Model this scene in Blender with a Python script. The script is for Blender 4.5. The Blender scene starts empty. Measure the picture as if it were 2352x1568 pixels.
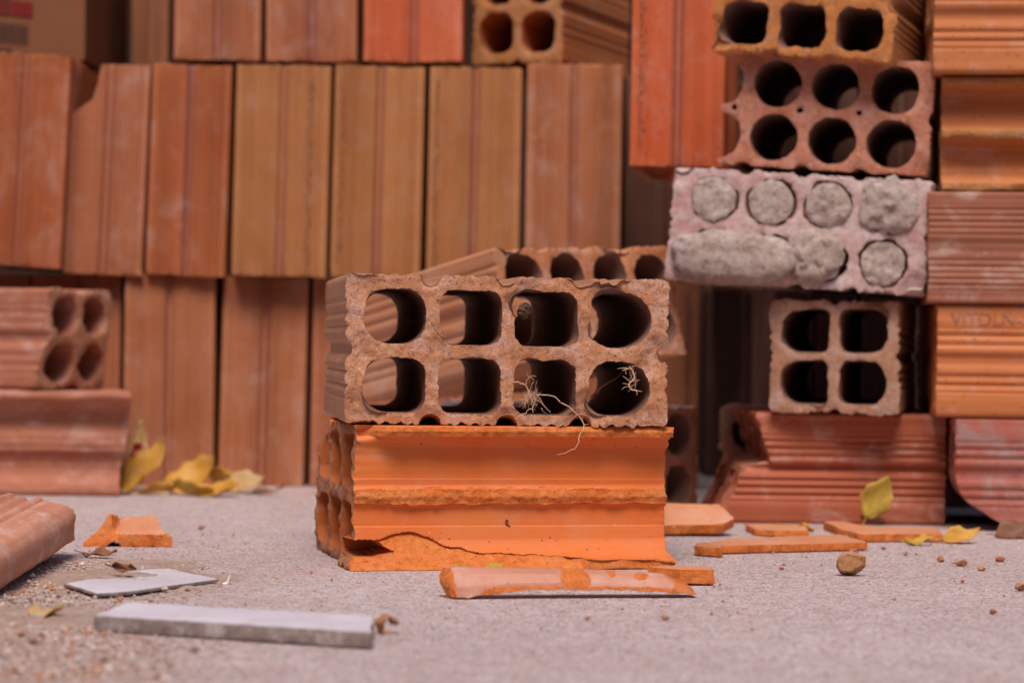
import bpy, math, random
import numpy as np
from mathutils import Vector, Matrix
from mathutils.geometry import delaunay_2d_cdt

# ------------------------------------------------------------------ camera, sky, sun, exposure
SC = bpy.context.scene
COL = SC.collection
F_PX, CX, CY = 5900.0, 1176.0, 784.0       # focal length and centre, in pixels of a 2352 px wide view
CAM_H = 0.134
ROLL = math.radians(0.7)
cam_d = bpy.data.cameras.new('camera')
cam = bpy.data.objects.new('camera', cam_d)
COL.objects.link(cam)
cam.location = (0, 0, CAM_H)
cam.rotation_euler = (math.radians(90), -ROLL, 0)
cam_d.sensor_width = 36
cam_d.lens = F_PX / 2352 * 36
cam_d.clip_start = 0.02
cam_d.clip_end = 200
cam_d.dof.use_dof = True
cam_d.dof.focus_distance = 1.48
cam_d.dof.aperture_fstop = 9.5
cam_d.dof.aperture_blades = 0
SC.camera = cam

world = bpy.data.worlds.new('World')
SC.world = world
world.use_nodes = True
wn = world.node_tree
SUN_EL, SUN_AZ = math.radians(58), math.radians(184)   # azimuth clockwise from +Y: behind the camera, to its left
sky = wn.nodes.new('ShaderNodeTexSky')
sky.sky_type = 'NISHITA'
sky.sun_disc = False
sky.sun_elevation = SUN_EL
sky.sun_rotation = SUN_AZ
sky.air_density = 1.0
sky.dust_density = 2.0
sky.ozone_density = 0.6
bg = wn.nodes['Background']
bg.inputs['Strength'].default_value = 0.055
wn.links.new(sky.outputs[0], bg.inputs['Color'])

sun_d = bpy.data.lights.new('sun', 'SUN')
sun_d.energy = 1.5
sun_d.angle = math.radians(26)
sun_d.color = (1.0, 0.87, 0.76)
sun = bpy.data.objects.new('sun', sun_d)
COL.objects.link(sun)
dirv = Vector((math.sin(SUN_AZ) * math.cos(SUN_EL), math.cos(SUN_AZ) * math.cos(SUN_EL), math.sin(SUN_EL)))
sun.rotation_euler = dirv.to_track_quat('Z', 'Y').to_euler()
sun.location = dirv * 5
SC.view_settings.view_transform = 'Standard'
SC.view_settings.look = 'None'
SC.view_settings.gamma = 1.0
SC.view_settings.use_curve_mapping = False
SC.view_settings.exposure = 1.1
SC.cycles.use_denoising = True
SC.cycles.max_bounces = 6

# ------------------------------------------------------------------ helpers
def unroll(px, py):
    dx, dy = px - CX, py - CY
    c, s = math.cos(ROLL), math.sin(ROLL)
    return CX + dx * c + dy * s, CY - dx * s + dy * c

def at(px, py, Y):
    """world point at distance Y seen at that picture position"""
    x, y = unroll(px, py)
    return Vector(((x - CX) / F_PX * Y, Y, CAM_H - (y - CY) / F_PX * Y))

def gnd(px, py):
    """world point of the ground seen at that picture position"""
    x, y = unroll(px, py)
    Y = CAM_H * F_PX / (y - CY)
    return Vector(((x - CX) / F_PX * Y, Y, 0))

def _hash(ix, iy, iz, seed):
    h = (ix.astype(np.uint32) * np.uint32(374761393) + iy.astype(np.uint32) * np.uint32(668265263)
         + iz.astype(np.uint32) * np.uint32(2147483647 & 0xffffffff) + np.uint32((seed * 974711 + 77) & 0xffffffff))
    h = (h ^ (h >> np.uint32(13))) * np.uint32(1274126177)
    h = h ^ (h >> np.uint32(16))
    return (h & np.uint32(0xffff)).astype(np.float64) / 32767.5 - 1.0

def vnoise(P, seed=0):
    P = np.asarray(P, float)
    i = np.floor(P).astype(np.int64)
    f = P - i
    f = f * f * (3 - 2 * f)
    out = 0
    for dx in (0, 1):
        wx = f[:, 0] if dx else 1 - f[:, 0]
        for dy in (0, 1):
            wy = f[:, 1] if dy else 1 - f[:, 1]
            for dz in (0, 1):
                wz = f[:, 2] if dz else 1 - f[:, 2]
                out = out + wx * wy * wz * _hash(i[:, 0] + dx, i[:, 1] + dy, i[:, 2] + dz, seed)
    return out

def fbm(P, freq, seed=0, octv=3):
    P = np.asarray(P, float)
    if P.shape[1] == 2:
        P = np.column_stack([P, np.full(len(P), 0.37)])
    s, a, tot = 0, 1.0, 0
    for o in range(octv):
        s = s + a * vnoise(P * freq * (2 ** o) + 13.7 * o, seed + o)
        tot += a
        a *= 0.55
    return s / tot * 1.6

def sstep(x, a, b):
    t = np.clip((x - a) / (b - a), 0, 1)
    return t * t * (3 - 2 * t)

def resample(pts, res):
    pts = np.asarray(pts, float)
    q = np.vstack([pts, pts[:1]])
    seg = np.linalg.norm(np.diff(q, axis=0), axis=1)
    cum = np.concatenate([[0], np.cumsum(seg)])
    n = max(8, int(cum[-1] / res))
    t = np.linspace(0, cum[-1], n, endpoint=False)
    return np.column_stack([np.interp(t, cum, q[:, 0]), np.interp(t, cum, q[:, 1])])

def area2(p):
    x, y = p[:, 0], p[:, 1]
    return np.sum(x * np.roll(y, -1) - y * np.roll(x, -1)) / 2

def normals2(p):
    t = np.roll(p, -1, 0) - np.roll(p, 1, 0)
    n = np.column_stack([t[:, 1], -t[:, 0]])
    return n / (np.linalg.norm(n, axis=1)[:, None] + 1e-12)     # outward for a CCW loop

def inside(pts, poly):
    x, y = pts[:, 0][:, None], pts[:, 1][:, None]
    x0, y0 = poly[:, 0][None], poly[:, 1][None]
    x1, y1 = np.roll(poly[:, 0], -1)[None], np.roll(poly[:, 1], -1)[None]
    c = ((y0 > y) != (y1 > y)) & (x < (x1 - x0) * (y - y0) / (y1 - y0 + 1e-15) + x0)
    return (c.sum(1) % 2) == 1

def rrect(cx, cy, w, h, r, n):
    """rounded rectangle, CCW; r = one radius or four (bottom-left, bottom-right, top-right, top-left)"""
    if not hasattr(r, '__len__'):
        r = (r,) * 4
    pts = []
    cs = [(-1, -1, math.pi), (1, -1, 1.5 * math.pi), (1, 1, 0), (-1, 1, 0.5 * math.pi)]
    for (sx, sy, a0), q in zip(cs, r):
        q = min(q, w / 2 - 1e-5, h / 2 - 1e-5)
        for k in range(9):
            a = a0 + k / 8 * math.pi / 2
            pts.append((cx + sx * (w / 2 - q) + q * math.cos(a), cy + sy * (h / 2 - q) + q * math.sin(a)))
    pts = np.array(pts)
    return resample(pts, (2 * (w + h)) / n)

def side_offset(s, ls, nc, pitch, G, wg, A, rp, rw):
    """how far the skin of a brick's side lies behind its highest line: wide grooves between the cells, ribs on them"""
    d = np.zeros_like(s)
    for k in range(nc - 1):
        sk = (k - (nc - 2) / 2) * pitch
        d = np.maximum(d, G * np.exp(-((s - sk) / wg) ** 4))
    for k in range(nc):
        if nc == 2:
            c = (1 if k else -1) * (wg + rw / 2)
        else:
            c = (k - (nc - 1) / 2) * pitch
        win = sstep(rw / 2 - np.abs(s - c), 0, 0.0012)
        d = np.maximum(d, win * A * (1 - np.abs(np.sin(math.pi * (s - c) / rp + math.pi / 2 * (round(rw / rp) % 2)))))
    return d

class Spec:
    def __init__(s, **k):
        s.w, s.h, s.nc, s.nr = 0.1875, 0.0845, 4, 2
        s.pu, s.pv = 0.0443, 0.040
        s.hw, s.hh = 0.0365, 0.032
        s.r_in, s.r_out = 0.008, 0.015
        s.G, s.wg, s.A, s.rp, s.rw = 0.0028, 0.0048, 0.0009, 0.0083, 0.025
        s.res, s.hn = 0.002, 44
        s.cr = 0.004
        s.__dict__.update(k)

def outline_full(q):
    w, h = q.w, q.h
    pts = []
    def side(L, nc, pitch, place):
        n = int((L - 2 * q.cr) / min(q.res, q.rp / 5))
        s = np.linspace(-L / 2 + q.cr, L / 2 - q.cr, max(n, 8))
        d = side_offset(s, L, nc, pitch, q.G, q.wg, q.A, q.rp, q.rw)
        for a, b in zip(s, d):
            pts.append(place(a, b))
    def arc(cx, cy, a0):
        for k in range(1, 5):
            a = a0 + k / 5 * math.pi / 2
            pts.append((cx + q.cr * math.cos(a), cy + q.cr * math.sin(a)))
    side(w, q.nc, q.pu, lambda s, d: (s, -h / 2 + d))
    arc(w / 2 - q.cr, -h / 2 + q.cr, -math.pi / 2)
    side(h, q.nr, q.pv, lambda s, d: (w / 2 - d, s))
    arc(w / 2 - q.cr, h / 2 - q.cr, 0)
    side(w, q.nc, q.pu, lambda s, d: (-s, h / 2 - d))
    arc(-w / 2 + q.cr, h / 2 - q.cr, math.pi / 2)
    side(h, q.nr, q.pv, lambda s, d: (-w / 2 + d, -s))
    arc(-w / 2 + q.cr, -h / 2 + q.cr, math.pi)
    return np.array(pts)

def cells(q, cols=None, plug=False):
    out = []
    for j in range(q.nr):
        for i in range(q.nc):
            if cols is not None and i not in cols:
                continue
            cx, cy = (i - (q.nc - 1) / 2) * q.pu, (j - (q.nr - 1) / 2) * q.pv
            l = q.r_out if i == 0 else q.r_in
            r = q.r_out if i == q.nc - 1 else q.r_in
            out.append(rrect(cx, cy, q.hw, q.hh, (l, r, r, l), q.hn))
    return out

def broken_outline(q, ub, pb, pm, pt, rr, step=0.0, rm=None, rb=None):
    """section of a brick whose front column of cells has snapped off: back walls of the cells stay as channels"""
    full = outline_full(q)
    w, h = q.w, q.h
    top_u, bot_u = ub + pt, ub + pb
    bottom = [p for p in full if p[1] < -h / 2 + 0.012 and p[0] < bot_u and abs(p[1] + h / 2) < 0.004]
    bottom = sorted([p for p in bottom if p[0] > -w / 2 + q.cr], key=lambda p: p[0])
    top = sorted([p for p in full if p[0] > -w / 2 + q.cr and p[0] < top_u and abs(p[1] - h / 2) < 0.004], key=lambda p: -p[0])
    left = [p for p in full if p[0] < -w / 2 + q.cr + 1e-6]
    left = sorted(left, key=lambda p: -p[1])
    pts = [tuple(p) for p in bottom]
    rm = rm or rr
    def channel(vb, vt, plo, phi, rlo, rhi):
        n = 10
        for k in range(n + 1):
            u = min(plo, rlo) * (1 - k / n)
            pts.append((ub + max(u, step * (1 if k < n else 1)), vb + rlo - math.sqrt(max(0, rlo * rlo - (rlo - u) ** 2))))
        if step:
            vm = vb + max(rlo, (vt - vb) * 0.20)
            pts.append((ub + step, vm)); pts.append((ub, vm + 0.0003))
        for k in range(n + 1):
            u = min(phi, rhi) * (k / n)
            pts.append((ub + u, vt - rhi + math.sqrt(max(0, rhi * rhi - (rhi - u) ** 2))))
    lo0, lo1 = -q.pv / 2 - q.hh / 2, -q.pv / 2 + q.hh / 2
    hi0, hi1 = q.pv / 2 - q.hh / 2, q.pv / 2 + q.hh / 2
    pts.append((bot_u, -h / 2 + 0.0005)); pts.append((bot_u + 0.001, (lo0 - h / 2) / 2)); pts.append((bot_u, lo0))
    channel(lo0, lo1, pb, pm, rb or rr, rm)
    pts.append((ub + pm, lo1 + 0.0005)); pts.append((ub + pm + 0.0012, 0.0)); pts.append((ub + pm, hi0 - 0.0005))
    channel(hi0, hi1, pm, pt, rm, rr)
    pts.append((top_u, hi1 + 0.0005)); pts.append((top_u + 0.001, (hi1 + h / 2) / 2)); pts.append((top_u, h / 2 - 0.0006))
    pts += [tuple(p) for p in top] + [tuple(p) for p in left]
    return np.array(pts)

def build_mesh(name, V, F, M, mats, sharp=35, smooth=True):
    me = bpy.data.meshes.new(name)
    me.from_pydata([tuple(v) for v in V], [], F)
    for m in mats:
        me.materials.append(m)
    if M is not None:
        me.polygons.foreach_set('material_index', np.asarray(M, dtype=np.int32))
    if smooth:
        me.polygons.foreach_set('use_smooth', np.ones(len(me.polygons), dtype=bool))
        me.update()
        me.set_sharp_from_angle(angle=math.radians(sharp))
    me.update()
    return me

def prism(name, outer, holes, ys, mats, seed=0, yf=None, yb=None, end_rag=0.0008, end_amp=0.0007, side_rag=None,
          face_res=0.003, chips=(), matfn=None, hole_mat=0, post=None, end_freq=350, decay=0.003, lowf=0.8, cham=0.0006, back_cap=True, sharp=35):
    """extrudes a section with holes along local +Y, with worn uneven ends; V in metres"""
    L = ys[-1]
    outer = np.asarray(outer)
    if area2(outer) < 0:
        outer = outer[::-1]
    loops = [outer] + [h if area2(h) > 0 else h[::-1] for h in holes]
    nrm = [normals2(l) for l in loops]
    yf = yf or (lambda P: np.zeros(len(P)))
    yb = yb or (lambda P: np.full(len(P), L))
    V, F, M = [], [], []
    nv = 0
    first, last = [], []
    P0, P1 = [], []
    def ring(li, y):
        P, n = loops[li], nrm[li]
        dist_end = min(y, L - y)
        Q = P.copy()
        e = math.exp(-dist_end / decay)
        if end_rag and e > 0.02:
            q3 = np.column_stack([P, np.full(len(P), 0.0 if y < L / 2 else 5.0)])
            nz = fbm(q3, end_freq, seed + li, 3) * 0.8 + fbm(q3, end_freq * 0.25, seed + 50, 2) * lowf
            amt = (nz * 0.75 - 0.25) * end_rag * e
            if li:
                amt = -amt * 0.9
            Q = Q + n * amt[:, None]
            if y < L / 2:
                for (cu, cv, cr, cd) in chips:
                    d = np.hypot(P[:, 0] - cu, P[:, 1] - cv)
                    k = np.clip(1 - (d / cr) ** 2, 0, 1) * cd * math.exp(-y / 0.006)
                    c = P.mean(0)
                    if li:
                        dr = P - c
                        dr = dr / (np.linalg.norm(dr, axis=1)[:, None] + 1e-9)
                        Q = Q + dr * k[:, None]
                    else:
                        Q = Q - n * k[:, None]
        if side_rag is not None:
            Q = side_rag(Q, n, y, li)
        return Q
    def endy(P, which, dist):
        q3 = np.column_stack([P, np.full(len(P), 0.0 if which == 0 else 9.0)])
        nz = fbm(q3, 260, seed + 7, 4) * end_amp + fbm(q3, 45, seed + 9, 2) * end_amp * 0.9
        ch = cham * np.exp(-dist / 0.0008)
        if which == 0:
            for (cu, cv, cr, cd) in chips:
                d = np.hypot(P[:, 0] - cu, P[:, 1] - cv)
                ch = ch + np.clip(1 - (d / (cr * 1.3)) ** 2, 0, 1) * cd * 0.9
        return nz, ch
    base = []
    for r, y in enumerate(ys):
        row = []
        for li in range(len(loops)):
            Q = ring(li, y)
            t = y / L
            a, b = yf(Q), yb(Q)
            yy = a + (b - a) * t
            if r == 0 or r == len(ys) - 1:
                nz, ch = endy(Q, 0 if r == 0 else 1, np.zeros(len(Q)))
                yy = yy + nz + (ch if r == 0 else -ch)
                (P0 if r == 0 else P1).append(Q)
            V.append(np.column_stack([Q[:, 0], yy, Q[:, 1]]))
            row.append(nv)
            nv += len(Q)
        base.append(row)
    for li in range(len(loops)):
        n = len(loops[li])
        for r in range(len(ys) - 1):
            a, b = base[r][li], base[r + 1][li]
            if matfn is not None and li == 0:
                Pm = V[r * len(loops) + li]
                mm = matfn(Pm)
            else:
                mm = None
            for i in range(n):
                j = (i + 1) % n
                f = (a + i, b + i, b + j, a + j) if li == 0 else (a + j, b + j, b + i, a + i)
                F.append(f)
                M.append(int(mm[i]) if mm is not None else (0 if li == 0 else hole_mat))
    for which, PP in ((0, P0), (1, P1)):
        if which == 1 and not back_cap:
            pass
        allp = np.vstack(PP)
        mn, mx = allp.min(0), allp.max(0)
        res = face_res if which == 0 else max(face_res, 0.003)
        gx = np.arange(mn[0], mx[0], res)
        gy = np.arange(mn[1], mx[1], res)
        g = np.stack(np.meshgrid(gx, gy), -1).reshape(-1, 2)
        rs = np.random.RandomState(seed + which)
        g = g + rs.uniform(-0.3, 0.3, g.shape) * res
        keep = inside(g, PP[0])
        for h in PP[1:]:
            keep &= ~inside(g, h)
        g = g[keep]
        if len(g):
            dm = np.full(len(g), 1e9)
            for c in range(0, len(allp), 400):
                blk = allp[c:c + 400]
                dm = np.minimum(dm, np.sqrt(((g[:, None] - blk[None]) ** 2).sum(-1)).min(1))
            k2 = dm > res * 0.45
            g, dm = g[k2], dm[k2]
        else:
            dm = np.zeros(0)
        edges = []
        o = 0
        for P in PP:
            n = len(P)
            edges += [(o + i, o + (i + 1) % n) for i in range(n)]
            o += n
        coords = [Vector(p) for p in np.vstack([allp, g])] if len(g) else [Vector(p) for p in allp]
        vc, _, fc, ov, _, _ = delaunay_2d_cdt(coords, edges, [], 1 if len(PP) == 1 else 0, 1e-7)
        vc = np.array([tuple(p) for p in vc])
        gidx = np.full(len(vc), -1, dtype=np.int64)
        ringidx = []
        for li in range(len(loops)):
            b0 = base[0 if which == 0 else -1][li]
            ringidx += list(range(b0, b0 + len(loops[li])))
        dist = np.zeros(len(vc))
        newi = []
        for k, orig in enumerate(ov):
            rr = [x for x in orig if x < len(allp)]
            if rr:
                gidx[k] = ringidx[rr[0]]
            else:
                newi.append(k)
                if orig:
                    dist[k] = dm[orig[0] - len(allp)]
        if newi:
            Pn = vc[newi]
            a = yf(Pn) if which == 0 else yb(Pn)
            nz, ch = endy(Pn, which, dist[newi])
            yy = a + nz + (ch if which == 0 else -ch)
            V.append(np.column_stack([Pn[:, 0], yy, Pn[:, 1]]))
            gidx[newi] = np.arange(nv, nv + len(newi))
            nv += len(newi)
        tri = np.array([f for f in fc if len(f) == 3])
        cen = vc[tri].mean(1)
        keep = inside(cen, PP[0])
        for h in PP[1:]:
            keep &= ~inside(cen, h)
        for f in tri[keep]:
            a, b, c = gidx[f[0]], gidx[f[1]], gidx[f[2]]
            if a == b or b == c or a == c:
                continue
            F.append((int(a), int(b), int(c)) if which == 0 else (int(c), int(b), int(a)))
            M.append(1)
    V = np.vstack(V)
    if post is not None:
        V = post(V)
    return build_mesh(name, V, F, M, mats, sharp)

def M3(u, l, v):
    m = Matrix.Identity(4)
    for r in range(3):
        m[r][0], m[r][1], m[r][2] = u[r], l[r], v[r]
    return m
M_END = Matrix.Identity(4)
M_SIDE = M3((0, -1, 0), (1, 0, 0), (0, 0, 1))
M_UP = M3((0, 1, 0), (0, 0, 1), (1, 0, 0))
M_FLAT = M3((1, 0, 0), (0, 0, 1), (0, -1, 0))

def add(name, me, label=None, cat=None, group=None, mat=None, parent=None, kind=None):
    o = bpy.data.objects.new(name, me)
    COL.objects.link(o)
    if label: o['label'] = label
    if cat: o['category'] = cat
    if group: o['group'] = group
    if kind: o['kind'] = kind
    if parent is not None:
        o.parent = parent
    if mat is not None:
        o.matrix_world = mat
    return o

def T(p): return Matrix.Translation(Vector(p))
def R(a, ax): return Matrix.Rotation(math.radians(a), 4, ax)

# ------------------------------------------------------------------ materials
MATS = {}
def nodes(name):
    m = bpy.data.materials.new(name)
    m.use_nodes = True
    nt = m.node_tree
    return m, nt, nt.nodes['Principled BSDF']

class NB:
    def __init__(s, nt): s.nt = nt
    def n(s, t, **k):
        x = s.nt.nodes.new(t)
        for a, b in k.items(): setattr(x, a, b)
        return x
    def l(s, a, b): s.nt.links.new(a, b)
    def coord(s, scale=(1, 1, 1), rnd=True, kind='Object'):
        tc = s.n('ShaderNodeTexCoord')
        out = tc.outputs[kind]
        if rnd:
            oi = s.n('ShaderNodeObjectInfo')
            mu = s.n('ShaderNodeMath', operation='MULTIPLY'); mu.inputs[1].default_value = 7.0
            s.l(oi.outputs['Random'], mu.inputs[0])
            ad = s.n('ShaderNodeVectorMath', operation='ADD')
            s.l(out, ad.inputs[0]); s.l(mu.outputs[0], ad.inputs[1])
            out = ad.outputs[0]
        mp = s.n('ShaderNodeMapping')
        mp.inputs['Scale'].default_value = scale
        s.l(out, mp.inputs['Vector'])
        return mp.outputs[0]
    def noise(s, vec, scale, detail=4, rough=0.55, dist=0.0):
        x = s.n('ShaderNodeTexNoise')
        x.inputs['Scale'].default_value = scale
        x.inputs['Detail'].default_value = detail
        x.inputs['Roughness'].default_value = rough
        x.inputs['Distortion'].default_value = dist
        s.l(vec, x.inputs['Vector'])
        return x.outputs['Fac']
    def vor(s, vec, scale, feature='F1'):
        x = s.n('ShaderNodeTexVoronoi', feature=feature)
        x.inputs['Scale'].default_value = scale
        s.l(vec, x.inputs['Vector'])
        return x
    def ramp(s, fac, a, b, lo=0.0, hi=1.0):
        x = s.n('ShaderNodeMapRange')
        x.inputs['From Min'].default_value = a
        x.inputs['From Max'].default_value = b
        x.inputs['To Min'].default_value = lo
        x.inputs['To Max'].default_value = hi
        s.l(fac, x.inputs['Value'])
        return x.outputs[0]
    def mul(s, a, b, op='MULTIPLY'):
        x = s.n('ShaderNodeMath', operation=op)
        for k, v in enumerate((a, b)):
            if isinstance(v, (int, float)): x.inputs[k].default_value = v
            else: s.l(v, x.inputs[k])
        return x.outputs[0]
    def mix(s, fac, a, b, mode='MIX'):
        x = s.n('ShaderNodeMix', data_type='RGBA', blend_type=mode)
        if isinstance(fac, (int, float)): x.inputs[0].default_value = fac
        else: s.l(fac, x.inputs[0])
        for k, v in ((6, a), (7, b)):
            if isinstance(v, tuple): x.inputs[k].default_value = (*v, 1)
            else: s.l(v, x.inputs[k])
        return x.outputs[2]
    def bump(s, height, strength, dist, prev=None):
        x = s.n('ShaderNodeBump')
        x.inputs['Strength'].default_value = strength
        x.inputs['Distance'].default_value = dist
        s.l(height, x.inputs['Height'])
        if prev is not None: s.l(prev, x.inputs['Normal'])
        return x.outputs[0]

def clay(name, c1, c2, dust=(0.55, 0.40, 0.36), dust_amt=0.25, rough=0.72, streak=0.25, stains=0.0, sfreq=260, bumpy=1.0, spec=0.4, stripe=0.0, dlo=0.48):
    """fired clay skin, drawn along local Y by the die"""
    m, nt, bs = nodes(name)
    b = NB(nt)
    v = b.coord()
    vs = b.coord((1, 0.008, 1))
    big = b.noise(v, 14, 3, 0.6)
    col = b.mix(b.ramp(big, 0.35, 0.65), c1, c2)
    st = b.noise(vs, sfreq, 3, 0.6)
    wide = b.noise(vs, 55, 2, 0.5)
    dark = tuple(x * 0.62 for x in c1)
    lite = tuple(min(1, x * 1.28 + 0.02) for x in c2)
    col = b.mix(b.ramp(wide, 0.52, 0.32, 0, streak * 1.9), col, dark)
    col = b.mix(b.ramp(wide, 0.54, 0.70, 0, streak * 1.5), col, lite)
    col = b.mix(b.ramp(st, 0.52, 0.75, 0, streak * 2.0), col, lite)
    col = b.mix(b.ramp(st, 0.45, 0.25, 0, streak * 2.0), col, dark)
    if stripe:
        raw = b.n('ShaderNodeSeparateXYZ'); b.l(b.coord(rnd=False), raw.inputs[0])
        az = b.n('ShaderNodeMath', operation='ABSOLUTE'); b.l(raw.outputs[2], az.inputs[0])
        wv = b.noise(vs, 160, 2, 0.5)
        band = b.mul(b.ramp(az.outputs[0], 0.0065, 0.0045), b.ramp(wv, 0.35, 0.6, 0.25, 1.0))
        col = b.mix(b.mul(band, stripe), col, (0.27, 0.088, 0.060))
    d1 = b.noise(v, 30, 5, 0.7, 0.6)
    vs2 = b.coord((1, 0.25, 1))
    d2 = b.noise(vs2, 110, 4, 0.7)
    dm = b.mul(b.ramp(d1, dlo, dlo + 0.22), b.ramp(d2, dlo - 0.10, 0.68))
    col = b.mix(b.mul(dm, min(1.0, dust_amt * 2.4)), col, dust)
    gr = b.noise(v, 1500, 2, 0.7)
    col = b.mix(b.ramp(gr, 0.35, 0.22, 0, 0.6), col, tuple(x * 0.35 for x in c1))
    col = b.mix(b.ramp(gr, 0.68, 0.8, 0, 0.5), col, tuple(min(1, x * 1.5 + 0.05) for x in c2))
    spk = b.vor(v, 230)
    ssel = b.n('ShaderNodeSeparateColor'); b.l(spk.outputs['Color'], ssel.inputs[0])
    col = b.mix(b.mul(b.ramp(spk.outputs['Distance'], 0.20, 0.12), b.ramp(ssel.outputs[0], 0.80, 0.86, 0, 0.7)), col, tuple(x * 0.22 for x in c1))
    col = b.mix(b.mul(b.ramp(spk.outputs['Distance'], 0.14, 0.08), b.ramp(ssel.outputs[1], 0.93, 0.96, 0, 0.6)), col, (0.62, 0.5, 0.45))
    if stains:
        s1 = b.noise(v, 22, 4, 0.65, 0.4)
        s2 = b.noise(v, 160, 4, 0.7)
        col = b.mix(b.mul(b.ramp(s1, 0.55, 0.68), b.ramp(s2, 0.40, 0.60, 0.0, stains)), col, (0.06, 0.045, 0.045))
    b.l(col, bs.inputs['Base Color'])
    rg = b.ramp(big, 0.3, 0.7, rough - 0.10, rough + 0.10)
    b.l(rg, bs.inputs['Roughness'])
    bs.inputs['Specular IOR Level'].default_value = spec
    n1 = b.bump(st, 0.35 * bumpy, 0.0008)
    n2 = b.bump(gr, 0.30 * bumpy, 0.0006, n1)
    b.l(n2, bs.inputs['Normal'])
    return m

def fracture(name, c1, c2, pale=(0.62, 0.48, 0.42), dark=(0.05, 0.025, 0.02), pits=0.5, dusty=0.3, bumpy=1.0, fine=1.0):
    """snapped or wire-cut clay: grainy, cracked, with white grit and dark pits"""
    m, nt, bs = nodes(name)
    b = NB(nt)
    v = b.coord()
    big = b.noise(v, 26, 4, 0.65, 0.3)
    mid = b.noise(v, 240 * fine, 5, 0.78, 0.6)
    fin = b.noise(v, 900 * fine, 3, 0.75)
    col = b.mix(b.ramp(big, 0.38, 0.62), c1, c2)
    col = b.mix(b.ramp(mid, 0.50, 0.30, 0, 0.75), col, tuple(x * 0.5 for x in c1))
    col = b.mix(b.ramp(mid, 0.55, 0.78, 0, 0.55), col, tuple(min(1, x * 1.35 + 0.03) for x in c2))
    dd = b.noise(v, 60, 6, 0.75, 0.3)
    col = b.mix(b.mul(b.ramp(dd, 0.48, 0.66), b.ramp(fin, 0.35, 0.6, 0, min(1, dusty * 2))), col, pale)
    vo = b.vor(v, 260 * fine)
    wh = b.ramp(vo.outputs['Distance'], 0.20, 0.10)
    sel = b.n('ShaderNodeSeparateColor'); b.l(vo.outputs['Color'], sel.inputs[0])
    col = b.mix(b.mul(wh, b.ramp(sel.outputs[0], 0.86, 0.88, 0, 0.8)), col, (0.75, 0.62, 0.55))
    pt = b.noise(v, 520 * fine, 4, 0.8, 0.5)
    pm = b.ramp(pt, 0.42, 0.35, 0, pits)
    cr = b.vor(b.coord((1, 1, 1)), 120, 'DISTANCE_TO_EDGE')
    cm = b.mul(b.ramp(cr.outputs['Distance'], 0.035, 0.0), b.ramp(big, 0.56, 0.64, 0, pits * 0.35))
    col = b.mix(b.mul(pm, cm, 'MAXIMUM'), col, dark)
    b.l(col, bs.inputs['Base Color'])
    bs.inputs['Roughness'].default_value = 0.9
    bs.inputs['Specular IOR Level'].default_value = 0.25
    n1 = b.bump(mid, 0.8 * bumpy, 0.0016)
    n2 = b.bump(fin, 0.7 * bumpy, 0.0007, n1)
    n3 = b.bump(b.mul(1.0, pm, 'SUBTRACT'), 0.5 * bumpy, 0.0008, n2)
    b.l(n3, bs.inputs['Normal'])
    return m

TAN = clay('clay_tan', (0.400, 0.155, 0.053), (0.460, 0.196, 0.071), streak=0.15, stripe=0.75, dust_amt=0.12)
TAN2 = clay('clay_tan_pink', (0.400, 0.139, 0.056), (0.460, 0.180, 0.087), streak=0.15, stripe=0.75, dust_amt=0.25)
RUST = clay('clay_rust', (0.360, 0.097, 0.031), (0.420, 0.130, 0.047), streak=0.15, stripe=0.75, dust_amt=0.22)
RUST2 = clay('clay_rust_pale', (0.370, 0.126, 0.056), (0.430, 0.155, 0.075), streak=0.15, stripe=0.75, dust_amt=0.25)
RED = clay('clay_red_orange', (0.560, 0.108, 0.031), (0.600, 0.153, 0.063), dust=(0.6, 0.33, 0.28), streak=0.15, stripe=0.75, dust_amt=0.3)
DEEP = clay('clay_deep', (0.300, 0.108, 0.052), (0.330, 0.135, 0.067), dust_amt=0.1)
HERO = clay('clay_hero', (0.386, 0.174, 0.087), (0.460, 0.230, 0.124), dust_amt=0.25, rough=0.5, spec=0.5, streak=0.12, stains=0.3)
HERO_F = fracture('fracture_hero', (0.551, 0.237, 0.113), (0.627, 0.307, 0.180), pale=(0.66, 0.48, 0.44), pits=0.75, dusty=0.5)
ORANGE = clay('clay_bright_orange', (0.68, 0.150, 0.027), (0.66, 0.188, 0.046), dust=(0.62, 0.42, 0.34), dust_amt=0.10, streak=0.07, rough=0.66)
ORANGE_F = fracture('fracture_orange', (0.66, 0.165, 0.034), (0.72, 0.225, 0.060), pale=(0.70, 0.36, 0.18), dark=(0.26, 0.07, 0.02), pits=0.3, dusty=0.2)
END_SOOT = fracture('wire_cut_sooty', (0.420, 0.135, 0.044), (0.460, 0.198, 0.096), pale=(0.30, 0.24, 0.23), dark=(0.03, 0.02, 0.02), pits=0.8, dusty=0.6)
TAN_F = fracture('fracture_tan', (0.460, 0.190, 0.060), (0.500, 0.224, 0.086), pits=0.5, dusty=0.2)
MUST = clay('clay_mustard', (0.530, 0.212, 0.057), (0.572, 0.248, 0.094), dust_amt=0.3)
MUST_F = fracture('fracture_mustard', (0.551, 0.194, 0.046), (0.583, 0.224, 0.070), pits=0.5, dusty=0.15)
PINK = clay('clay_pink', (0.480, 0.180, 0.104), (0.540, 0.243, 0.148), dust=(0.75, 0.62, 0.58), dust_amt=0.45)
PINK_F = fracture('fracture_pink', (0.470, 0.171, 0.096), (0.530, 0.234, 0.155), pale=(0.60, 0.38, 0.36), pits=0.25, dusty=0.4, bumpy=0.6)
DUSTY = clay('clay_cement_dust', (0.52, 0.36, 0.33), (0.60, 0.47, 0.44), dust=(0.7, 0.62, 0.6), dust_amt=0.5)
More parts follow.
